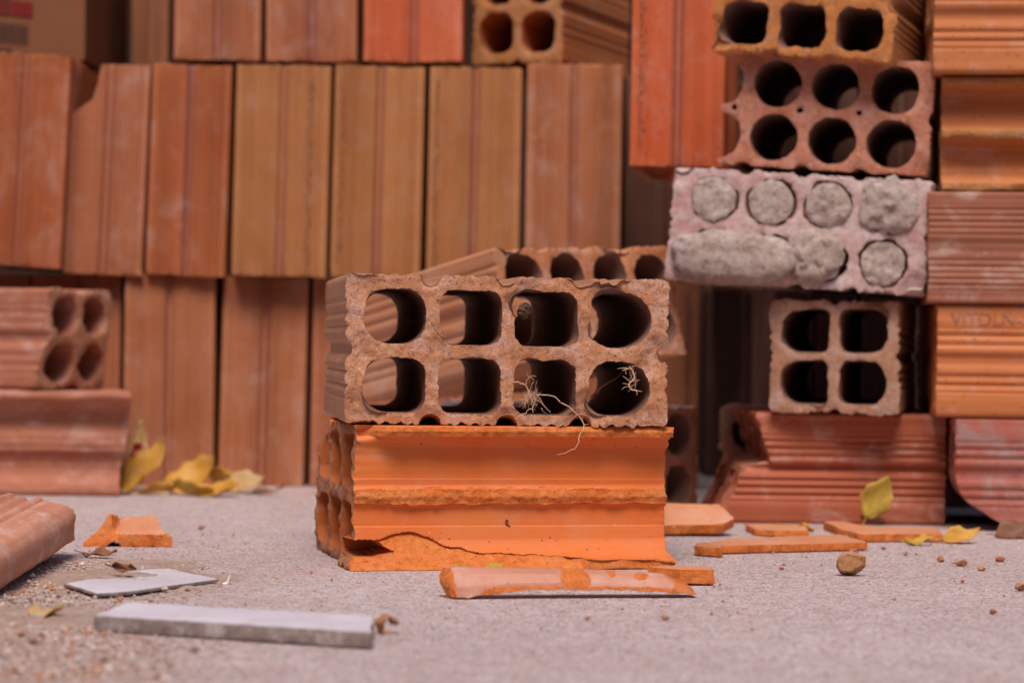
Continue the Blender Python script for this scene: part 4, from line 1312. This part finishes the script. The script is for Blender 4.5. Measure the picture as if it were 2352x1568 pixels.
# ------------------------------------------------------------------ leaves
def leaf(name, pos, size, wid, rot, curl, fold, mat, label, seed, cat='leaf', group=None, twist=0.0, lobes=0):
    n, m = 18, 8
    V, F = [], []
    rs = np.random.RandomState(seed)
    ph = rs.uniform(0, 6)
    for i in range(n + 1):
        t = i / n
        hw = wid * (math.sin(math.pi * t ** 0.8) ** 1.05) * (1 + 0.10 * math.sin(t * 23 + ph)) + 0.0004
        if lobes:
            hw *= 0.62 + 0.5 * abs(math.sin(math.pi * t * lobes))
        a = curl * (t - 0.3)
        # curl along the length
        x = size * (math.sin(a) - math.sin(-0.3 * curl)) / curl if abs(curl) > 1e-3 else size * t
        z = size * (1 - math.cos(a)) / curl if abs(curl) > 1e-3 else 0
        for j in range(m + 1):
            s = j / m * 2 - 1
            f = fold + twist * (t - 0.5)
            yy = s * hw * math.cos(f)
            zz = z + abs(s) * hw * math.sin(f) + 0.0018 * math.sin(t * 9 + s * 3 + ph) * abs(s)
            V.append((x, yy, zz))
    for i in range(n):
        for j in range(m):
            a = i * (m + 1) + j
            F.append((a, a + m + 1, a + m + 2, a + 1))
    # stalk
    k0 = len(V)
    for i in range(6):
        t = i / 5
        for c in range(4):
            an = c * math.pi / 2
            V.append((-0.22 * size * (1 - t) , 0.0004 * math.cos(an), V[m // 2][2] + 0.0004 * math.sin(an) + 0.002 * (1 - t)))
    for i in range(5):
        for c in range(4):
            a = k0 + i * 4 + c; b2 = k0 + i * 4 + (c + 1) % 4
            F.append((a, b2, b2 + 4, a + 4))
    V = np.array(V)
    me = build_mesh(name, V, F, None, [mat], 60)
    o = add(name, me, label, cat, group)
    o.matrix_world = T(pos) @ R(rot[2], 'Z') @ R(rot[1], 'Y') @ R(rot[0], 'X')
    # rest it on the ground: lift so that its lowest point touches
    mw = o.matrix_world
    zmin = min((mw @ v.co).z for v in me.vertices)
    if pos[2] < 0.001:
        o.matrix_world = T((0, 0, 0.0006 - zmin)) @ mw
    md = o.modifiers.new('thick', 'SOLIDIFY'); md.thickness = 0.0003
    return o
G_L = 'fallen leaves heaped against the wall at left'
def gp(x, y): return gnd(x, y)
HEAP = [  # px, py of the middle of the leaf, size, half width, turn, pitch, side roll, curl, fold, material, label
    (318, 1126, 0.052, 0.0100, 60, -72, 10, 0.5, 0.30, LEAF_P, 'tall pale pointed leaf standing up at the left of the leaf heap'),
    (345, 1130, 0.058, 0.0190, 28, -35, 20, 1.3, 0.40, LEAF_Y, 'broad yellow leaf sloping down right under the tall pale one'),
    (300, 1135, 0.040, 0.0150, -10, -12, 30, 1.2, 0.50, LEAF_Y, 'yellow leaf crumpled against the end of the channelled brick'),
    (372, 1137, 0.044, 0.0130, 12, 6, -20, 1.5, 0.50, LEAF_Y, 'yellow leaf folded low between the two halves of the heap'),
    (455, 1131, 0.060, 0.0210, 8, -14, 35, 1.9, 0.35, LEAF_Y, 'large yellow leaf arched up in the middle of the leaf heap'),
    (430, 1139, 0.046, 0.0150, 172, 4, 25, 1.6, 0.45, LEAF_G, 'olive yellow leaf at the front of the middle of the heap'),
    (505, 1140, 0.046, 0.0150, -8, 2, 22, 1.4, 0.45, LEAF_Y, 'bright yellow leaf at the front right of the heap'),
    (500, 1128, 0.048, 0.0150, 190, -16, 30, 1.4, 0.35, LEAF_Y, 'yellow leaf leaning behind the bright front one'),
    (560, 1131, 0.042, 0.0130, 4, -5, 40, 0.9, 0.30, LEAF_P, 'pale yellow leaf at the right end of the leaf heap'),
    (610, 1137, 0.034, 0.0060, 2, -2, 10, 0.7, 0.40, LEAF_B, 'thin brown leaf lying flat at the far right of the heap'),
]
for i_, (x_, y_, sz, wd, az_, pt_, sr_, cu_, fo_, mt_, lb_) in enumerate(HEAP):
    c_ = gp(x_, y_)
    d_ = Vector((math.cos(math.radians(az_)), math.sin(math.radians(az_)), 0)) * sz * 0.5 * math.cos(math.radians(pt_))
    leaf('leaf', (c_.x - d_.x, min(c_.y - d_.y, 2.29), 0), sz, wd, (sr_, pt_, az_), cu_, fo_, mt_, lb_, 40 + i_, group=G_L)
leaf('leaf', at(300, 1045, 2.24), 0.018, 0.008, (70, -20, 10), 0.5, 0.3, LEAF_R, 'small red leaf caught between the channelled brick and the wall', 7, group=G_L)
leaf('leaf', gp(1990, 1212), 0.036, 0.0115, (75, -62, 0), 0.6, 0.25, LEAF_G, 'green and yellow leaf standing upright before the brick red brick', 9)
leaf('leaf', gp(2030, 1206) + Vector((0.0, 0, 0)), 0.036, 0.009, (20, -2, 150), 1.6, 0.5, LEAF_B, 'curled brown leaf under the upright green and yellow leaf', 10)
leaf('leaf', gp(1870, 1226), 0.017, 0.004, (50, 3, 155), 0.8, 0.3, LEAF_Y, 'narrow yellow leaf poking out behind the long flat shard', 11)
leaf('leaf', gp(2165, 1248), 0.030, 0.008, (35, -6, 25), 0.9, 0.4, LEAF_Y, 'yellow leaf lying below the gap between the right stacks', 12)
leaf('leaf', gp(2080, 1252), 0.020, 0.006, (15, -3, 10), 0.8, 0.4, LEAF_G, 'small pale green leaf before the jagged orange shard', 13)
leaf('leaf', gp(2285, 1236), 0.034, 0.010, (35, -6, 20), 1.2, 0.4, LEAF_B, 'brown and yellow leaf under the broken corner of the far right stack', 17)
leaf('leaf', gp(52, 1425), 0.022, 0.0085, (15, -6, -12), 0.9, 0.35, LEAF_P, 'pale tan lobed leaf on the sand in the left foreground', 14, lobes=2.5)
leaf('leaf', gp(1068, 1326) + Vector((0, 0.012, 0)), 0.024, 0.008, (10, 8, 10), 1.4, 0.2, LEAF_G, 'green leaf tip wedged under the bright orange brick behind the pink sliver', 15)
leaf('leaf', Vector(gnd(258, 1338)) + Vector((0, 0, 0.0085)), 0.016, 0.0035, (60, 8, -12), 1.2, 0.9, LEAF_B, 'rolled brown leaf lying on the thin white tile shard', 18)
leaf('leaf', gp(190, 1280), 0.022, 0.004, (20, 0, -8), 0.6, 0.3, LEAF_B, 'thin brown leaf beside the salmon slab', 19)

# pale wooden strip by the wall
g1, g2 = gnd(130, 1131), gnd(385, 1140)
add('wood_strip', box_mesh('wood_strip', -0.05, 0.05, -0.004, 0.004, 0, 0.0035, WOOD, 0.0008), 'pale narrow strip of wood lying before the channelled brick at left', 'wood strip', None,
    T((g1 + g2) / 2) @ R(-1.0, 'Z'))

# curled flake beside the tile strip
def ring_mesh():
    V, F = [], []
    n = 22
    for i in range(n):
        a = i / n * 5.2
        r = 0.0032 + 0.0003 * math.sin(5 * a)
        for (dr, dy) in ((0, -0.003), (0, 0.003), (0.0012, 0.003), (0.0012, -0.003)):
            V.append(((r + dr) * math.cos(a), dy * (1 + 0.2 * math.sin(3 * a)), 0.0042 + (r + dr) * math.sin(a)))
    for i in range(n - 1):
        for c in range(4):
            a = i * 4 + c; b2 = i * 4 + (c + 1) % 4
            F.append((a, b2, b2 + 4, a + 4))
    F += [(0, 3, 2, 1), tuple((n - 1) * 4 + c for c in range(4))]
    return build_mesh('curled_flake', V, F, None, [STONE], 30)
add('curled_flake', ring_mesh(), 'small curled brown flake at the right end of the grey tile strip', 'flake', None, T(gnd(888, 1455)) @ R(35, 'Z'))
me = build_mesh('plastic_scrap', [(0, 0, 0.0002), (0.006, 0.001, 0.0002), (0.0070, 0.002, 0.0050), (0.0066, 0.0022, 0.0054), (0.0046, 0.003, 0.0012)], [(0, 1, 4), (1, 2, 3), (1, 3, 4)], None, [PAPER], smooth=False)
add('plastic_scrap', me, 'tiny white curled scrap at the right tip of the thin tile shard', 'scrap', None, T(gnd(498, 1342)))

# ------------------------------------------------------------------ roots and twigs in the upper centre brick
def tube(V, F, pts, r0, r1, sides=5):
    pts = [Vector(p) for p in pts]
    k0 = len(V)
    n = len(pts)
    for i, p in enumerate(pts):
        d = (pts[min(i + 1, n - 1)] - pts[max(i - 1, 0)]).normalized()
        a = d.orthogonal().normalized(); b2 = d.cross(a)
        r = r0 + (r1 - r0) * i / (n - 1)
        for c in range(sides):
            an = 2 * math.pi * c / sides
            V.append(tuple(p + a * (r * math.cos(an)) + b2 * (r * math.sin(an))))
    for i in range(n - 1):
        for c in range(sides):
            a = k0 + i * sides + c; b2 = k0 + i * sides + (c + 1) % sides
            F.append((a, b2, b2 + sides, a + sides))
    F.append(tuple(k0 + c for c in range(sides))[::-1])
    F.append(tuple(k0 + (n - 1) * sides + c for c in range(sides)))

def wpath(pts, jit, rs, sub=4):
    """smooth a polyline and add a little wander"""
    P = [Vector(p) for p in pts]
    out = []
    for i in range(len(P) - 1):
        p0, p1, p2, p3 = P[max(i - 1, 0)], P[i], P[i + 1], P[min(i + 2, len(P) - 1)]
        for k in range(sub):
            t = k / sub
            q = 0.5 * ((2 * p1) + (p2 - p0) * t + (2 * p0 - 5 * p1 + 4 * p2 - p3) * t * t + (3 * p1 - p0 - 3 * p2 + p3) * t ** 3)
            out.append(q + Vector((rs.uniform(-jit, jit), rs.uniform(-jit, jit), rs.uniform(-jit, jit))))
    out.append(P[-1])
    return out

def cr4(cx, cy, d=-0.002):
    """point in front of the upper brick's face seen at a place in the fourth detail crop"""
    px = (1260 + cx / 6.032) / 1.08844
    py = (900 + cy / 6.032) / 1.08844
    x0 = at(787, 900, 1.502).x
    Y = 1.502
    for _ in range(4):
        p = at(px, py, Y)
        Y = 1.5005 + (p.x - x0) * math.tan(math.radians(7.7)) + d
    return at(px, py, Y)
rs = random.Random(11)
V, F = [], []
def br(pts, r0, r1, d0=-0.002, d1=-0.002, jit=0.0001):
    P = [cr4(x, y, d0 + (d1 - d0) * k / (len(pts) - 1)) for k, (x, y) in enumerate(pts)]
    tube(V, F, wpath(P, jit * 1.5, rs), r0 * 0.75, r1 * 0.75)
# tuft in the third lower cell, and the long root that hangs from it
br([(150, 335), (215, 328), (250, 350), (310, 365), (350, 420), (375, 500), (400, 560)], 0.00045, 0.00060, 0.001, 0.003)
br([(500, 525), (620, 528), (740, 540), (800, 580), (860, 640), (980, 700), (1060, 775), (1130, 840), (1180, 920), (1205, 975)], 0.00045, 0.00038, 0.002, -0.0022)
br([(1205, 975), (1195, 1040), (1150, 1110), (1125, 1180), (1130, 1230), (1090, 1300), (1060, 1340), (1000, 1355), (940, 1390), (860, 1415), (795, 1425)], 0.00045, 0.00018, -0.003, -0.010)
br([(1205, 975), (1240, 968), (1275, 965)], 0.0003, 0.00012, -0.003, -0.004)
br([(1200, 1025), (1240, 1045), (1280, 1045)], 0.0002, 0.00008, -0.003, -0.004)
br([(1150, 1150), (1180, 1160), (1212, 1158)], 0.0002, 0.00008, -0.004, -0.005)
br([(1185, 900), (1182, 850), (1178, 820)], 0.0002, 0.0001, -0.002, -0.003)
br([(330, 360), (345, 300), (380, 260), (430, 235), (478, 242)], 0.0003, 0.00018, 0.002, -0.001)
br([(380, 260), (350, 215), (365, 195), (335, 165)], 0.00025, 0.00010, 0.001, -0.001)
br([(400, 262), (440, 285), (450, 320), (420, 370), (400, 420), (380, 480)], 0.00025, 0.0002, 0.001, 0.003)
br([(500, 315), (480, 370), (478, 430), (450, 500)], 0.00015, 0.00025, 0.0, 0.003)
br([(560, 470), (540, 500), (480, 520)], 0.00015, 0.0003, 0.0, 0.003)
br([(500, 540), (545, 580), (580, 650), (620, 710), (670, 750), (705, 790)], 0.00030, 0.00018, 0.002, -0.001)
br([(520, 610), (590, 670), (640, 730), (690, 780)], 0.00022, 0.00016, 0.002, 0.0)
br([(480, 600), (460, 650), (440, 700), (425, 740)], 0.0003, 0.0003, 0.003, 0.0)
br([(425, 740), (380, 735), (350, 765), (330, 800)], 0.00035, 0.0003, 0.0, -0.002)
br([(425, 735), (440, 770), (430, 795)], 0.0003, 0.0002, 0.0, -0.001)
br([(560, 715), (590, 770), (625, 800)], 0.0002, 0.00012, 0.0, -0.001)
br([(340, 795), (270, 815), (215, 840), (165, 895)], 0.0003, 0.00012, -0.001, -0.003)
br([(270, 820), (215, 855), (190, 890)], 0.0002, 0.0001, -0.002, -0.003)
for k in range(95):
    a = rs.uniform(0, 2 * math.pi)
    r = rs.uniform(70, 190) * (1.15 if math.sin(a) > 0.2 and math.cos(a) < 0.5 else 0.75)
    cx_, cy_ = 400 + rs.uniform(-60, 60), 560 + rs.uniform(-50, 50)
    ex, ey = cx_ + r * math.cos(a), cy_ + r * math.sin(a)
    ex = max(ex, 195)
    mx_, my_ = (cx_ + ex) / 2 + rs.uniform(-35, 35), (cy_ + ey) / 2 + rs.uniform(-35, 35)
    d_ = rs.uniform(0.0, 0.008)
    br([(cx_, cy_), (mx_, my_), (ex, ey)], rs.uniform(0.00012, 0.0003), 0.00007, d_, d_ + rs.uniform(-0.004, 0.002), 0.00018)
add('root_tuft', build_mesh('root_tuft', V, F, None, [ROOT], 60), 'pale dried root tuft with one long root hanging over the orange brick', 'dried roots')
V, F = [], []
br([(1880, 95), (1920, 130), (1950, 190), (1965, 250), (1950, 300), (1905, 335), (1885, 380), (1900, 420), (1945, 450), (2000, 455)], 0.0007, 0.0005, 0.0, -0.002)
br([(1905, 130), (1840, 140), (1780, 155)], 0.0004, 0.00015, 0, -0.002)
br([(1860, 120), (1780, 120), (1705, 130)], 0.00035, 0.0001, 0, -0.002)
br([(1930, 100), (1990, 90), (2040, 105)], 0.00025, 0.0001, 0, -0.001)
br([(1830, 150), (1835, 190), (1845, 215)], 0.0003, 0.0001, 0, -0.001)
br([(1950, 300), (1990, 310), (2010, 330)], 0.0004, 0.0002, 0, -0.002)
br([(1990, 305), (2020, 300), (2050, 295)], 0.0003, 0.0001, 0, -0.002)
br([(1960, 240), (1975, 200), (1990, 165)], 0.0003, 0.0001, 0, -0.002)
br([(1915, 315), (1860, 295), (1830, 265), (1790, 238)], 0.0004, 0.00018, 0, -0.003)
br([(1890, 370), (1840, 355), (1790, 350)], 0.0003, 0.00015, 0, -0.002)
br([(1880, 395), (1810, 410), (1772, 445)], 0.0002, 0.0001, 0, -0.002)
br([(1985, 455), (2040, 465), (2078, 468)], 0.0004, 0.00012, -0.002, -0.003)
br([(1985, 455), (2005, 490), (2005, 530)], 0.0003, 0.00012, -0.002, -0.003)
br([(1985, 320), (1985, 380), (1980, 430)], 0.00015, 0.0001, 0, -0.002)
br([(1900, 170), (1900, 220), (1930, 280)], 0.00015, 0.0001, 0, -0.001)
for k in range(26):
    a = rs.uniform(0, 6.28)
    t = rs.random()
    cx_, cy_ = 1900 + 60 * math.sin(t * 3.1), 110 + 340 * t
    r = rs.uniform(30, 90)
    br([(cx_, cy_), (cx_ + r * 0.5 * math.cos(a) + rs.uniform(-10, 10), cy_ + r * 0.5 * math.sin(a)), (cx_ + r * math.cos(a), cy_ + r * math.sin(a))], 0.00018, 0.00007, 0.0, rs.uniform(-0.003, 0.001), 0.0002)
add('root_tuft', build_mesh('root_tuft', V, F, None, [ROOT], 60), 'small pale root curl hanging in the lower right cell of the brown brick', 'dried roots')
V, F = [], []
br([(1300, 560), (1400, 470), (1520, 370), (1640, 300), (1720, 250), (1775, 180), (1800, 150)], 0.0009, 0.0006, 0.012, 0.016)
br([(1440, 440), (1410, 500), (1400, 520)], 0.0005, 0.0002, 0.012, 0.012)
add('twig', build_mesh('twig', V, F, None, [TWIG], 60), 'thin dark brown twig across the lower right cell', 'twig')
def cr5(cx, cy, d):
    return cr4(((760 + cx / 2.45) - 1260) * 6.032, ((640 + cy / 2.45) - 900) * 6.032, d)
V, F = [], []
P = [cr5(x, y, -0.0012) for x, y in ((775, 405), (790, 430), (805, 450), (825, 480), (850, 492), (862, 497))]
tube(V, F, wpath(P, 0.0002, rs), 0.0003, 0.0007)
P = [cr5(x, y, -0.0012) for x, y in ((838, 432), (850, 465), (862, 500))]
tube(V, F, wpath(P, 0.0002, rs), 0.00025, 0.0006)
add('twig', build_mesh('twig', V, F, None, [ROOT_D], 60), 'tiny dark root thread on the web left of the second upper cell', 'twig')
c_ = cr5(1352, 335, 0.010)
lm = lump('dirt_clod', ((0, 0, 0), (0.0035, 0.004, 0.0046)), 91, None, simple('dirt_clod', (0.13, 0.08, 0.055), 0.95, 0.1, 0.9, 700, 0.001), (1, 0, 0), 0.0016, 350, 4)
lm.matrix_world = T(c_) @ R(15, 'Y')
lm['label'] = 'dark crumbly clod stuck inside the third upper cell of the brown brick'; lm['category'] = 'clod'
# the small dark hole-like speck on the orange face
V, F = [], []
def crB(cx, cy):
    px = (760 + cx / 2.219) / 1.08844; py = (1030 + cy / 2.219) / 1.08844
    x0 = B_pos.x
    Y = 1.53
    for _ in range(4):
        p = at(px, py, Y)
        Y = B_pos.y + 0.011 + (p.x - x0) * math.tan(math.radians(13)) - 0.0010
    return at(px, py, Y)
tube(V, F, wpath([crB(1126, 596), crB(1122, 612), crB(1130, 628), crB(1145, 636)], 0.0001, rs), 0.0010, 0.0006, 6)
tube(V, F, wpath([crB(1140, 632), crB(1160, 632)], 0.00005, rs), 0.0002, 0.0001, 5)
add('dirt_speck', build_mesh('dirt_speck', V, F, None, [TWIG], 60), 'small dark crescent of dried dirt stuck on the orange brick face', 'dirt')

# ------------------------------------------------------------------ grit and crumbs
def grit(name, n, region, size, mats, seed, dens=None):
    rs = np.random.RandomState(seed)
    oct_v = np.array([(1, 0, 0), (-1, 0, 0), (0, 1, 0), (0, -1, 0), (0, 0, 1), (0, 0, -1)], float)
    oct_f = np.array([(0, 2, 4), (2, 1, 4), (1, 3, 4), (3, 0, 4), (2, 0, 5), (1, 2, 5), (3, 1, 5), (0, 3, 5)])
    Vs, Fs, Ms = [], [], []
    k = 0
    tries = 0
    while k < n and tries < n * 30:
        tries += 1
        px, py = rs.uniform(region[0], region[2]), rs.uniform(region[1], region[3])
        if dens is not None and rs.rand() > dens(px, py): continue
        p = gnd(px, py)
        s = size[0] * (size[1] / size[0]) ** (rs.rand() ** 2.2)
        S = oct_v * s * rs.uniform(0.6, 1.3, 3) * rs.uniform(0.75, 1.2, (6, 1))
        a = rs.uniform(0, 6.28); c_, s_ = math.cos(a), math.sin(a)
        S = np.column_stack([S[:, 0] * c_ - S[:, 1] * s_, S[:, 0] * s_ + S[:, 1] * c_, S[:, 2] * 0.7])
        S += rs.uniform(-0.15, 0.15, S.shape) * s
        S[:, 2] -= S[:, 2].min() + s * 0.15
        Vs.append(S + np.array([p.x, p.y, 0]))
        Fs.append(oct_f + k * 6)
        Ms += [rs.randint(len(mats))] * 8
        k += 1
    me = build_mesh(name, np.vstack(Vs), [tuple(int(x) for x in f) for f in np.vstack(Fs)], Ms, mats, smooth=False)
    return add(name, me, kind='stuff')
GR1 = simple('grit_sand', (0.50, 0.38, 0.33), 0.9, 0.2, 0.3, 400)
GR2 = simple('grit_red', (0.46, 0.21, 0.13), 0.9, 0.2, 0.3, 400)
GR3 = simple('grit_brown', (0.27, 0.18, 0.14), 0.9, 0.2, 0.3, 400)
GR4 = simple('grit_pale', (0.62, 0.54, 0.52), 0.9, 0.2, 0.2, 400)
def dl(x, y):
    a = max(0.0, 1 - max(0, x - 120) / 480.0) * (1 if y > 1290 else 0.35)
    if x > 520 and y < 1380: a *= 0.3
    return a ** 1.5
grit('sand', 9000, (0, 1255, 700, 1568), (0.0003, 0.0011), [GR1, GR1, GR1, GR1, GR2, GR3, GR4], 5, dl)
grit('gravel', 480, (0, 1290, 640, 1568), (0.0010, 0.0026), [GR1, GR1, GR2, GR3, GR4], 6, dl)
grit('debris', 900, (0, 1150, 2352, 1568), (0.0003, 0.0011), [GR2, GR2, GR3, GR4, GR1], 7)
grit('rubble', 90, (1650, 1235, 2352, 1400), (0.0005, 0.0018), [GR2, GR2, GR3, GR1], 8, lambda x, y: 0.25 + 0.75 * (y < 1300))
grit('debris', 700, (700, 1200, 1750, 1420), (0.0002, 0.0008), [GR2, GR2, ORANGE_F, GR4, GR3], 12)
grit('debris', 1500, (0, 1280, 620, 1568), (0.0004, 0.0017), [GR2, GR1, GR3, GR4, GR1], 14, dl)
# heaped sand under the thin tile shard
def mound(name, cx, cy, rx, ry, h, seed):
    n = 46
    V, F = [], []
    c = gnd(cx, cy)
    for i in range(n + 1):
        for j in range(n + 1):
            x, y = (i / n * 2 - 1), (j / n * 2 - 1)
            V.append((c.x + x * rx, c.y + y * ry, 0))
    V = np.array(V)
    xx = (V[:, 0] - c.x) / rx; yy = (V[:, 1] - c.y) / ry
    r = np.sqrt(xx ** 2 + yy ** 2)
    P = V * [1, 1, 0]
    V[:, 2] = h * np.clip(1 - r ** 1.6 * (1 + 0.25 * fbm(P, 40, seed, 2)), -0.3, 1) + 0.0006 * fbm(P, 380, seed, 3) - 0.0002
    for i in range(n):
        for j in range(n):
            a = i * (n + 1) + j
            F.append((a, a + n + 1, a + n + 2, a + 1))
    me = build_mesh(name, V, F, None, [SANDM], 60)
    return add(name, me, kind='stuff')
SANDM = fracture('sand_heap', (0.42, 0.28, 0.22), (0.50, 0.36, 0.30), pale=(0.60, 0.50, 0.46), dark=(0.12, 0.07, 0.05), pits=0.6, dusty=0.5, fine=1.3)
mound('sand', 300, 1335, 0.060, 0.075, 0.0042, 3)
mound('sand', 95, 1420, 0.050, 0.060, 0.0035, 4)
mound('sand', 330, 1300, 0.035, 0.05, 0.0022, 6)
mound('sand', 235, 1338, 0.018, 0.030, 0.0056, 8)

CR = [(1350, 1423), (1528, 1423), (2282, 1410), (1430, 1400), (2205, 1300), (2300, 1290), (2255, 1310), (2160, 1290), (1795, 1308), (1960, 1268), (2030, 1262), (462, 1216), (90, 1196), (1175, 1316), (2345, 1357), (2080, 1275)]
LB_ = ['on the bare foreground concrete below the pink sliver', 'on the foreground concrete right of the pink sliver', 'in the lower right on the concrete', 'just below the middle of the pink sliver',
       'on the right before the far right stack', 'under the broken corner of the far right stack', 'at far right behind the lone dark one', 'right of the brown stone',
       'left of the brown stone', 'just behind the brown stone', 'before the jagged orange shard', 'near the peaked orange fragment', 'behind the salmon slab', 'under the edge of the pink sliver',
       'at the right picture edge', 'between the stone and the far right stack']
SZ = [0.0016, 0.0020, 0.0022, 0.0010, 0.0036, 0.0030, 0.0026, 0.0030, 0.0014, 0.0020, 0.0018, 0.0028, 0.0055, 0.0012, 0.0036, 0.0022]
for k, (x, y) in enumerate(CR):
    s = SZ[k]
    stone('clay_crumb', (s * 1.3, s, s * 0.7), 400 + k, [GR2, STONE, BRICKRED_F][k % 3], 'small clay crumb ' + LB_[k], 'crumb', gnd(x, y), sub=3, rot=k * 40, group='clay crumbs scattered on the concrete')
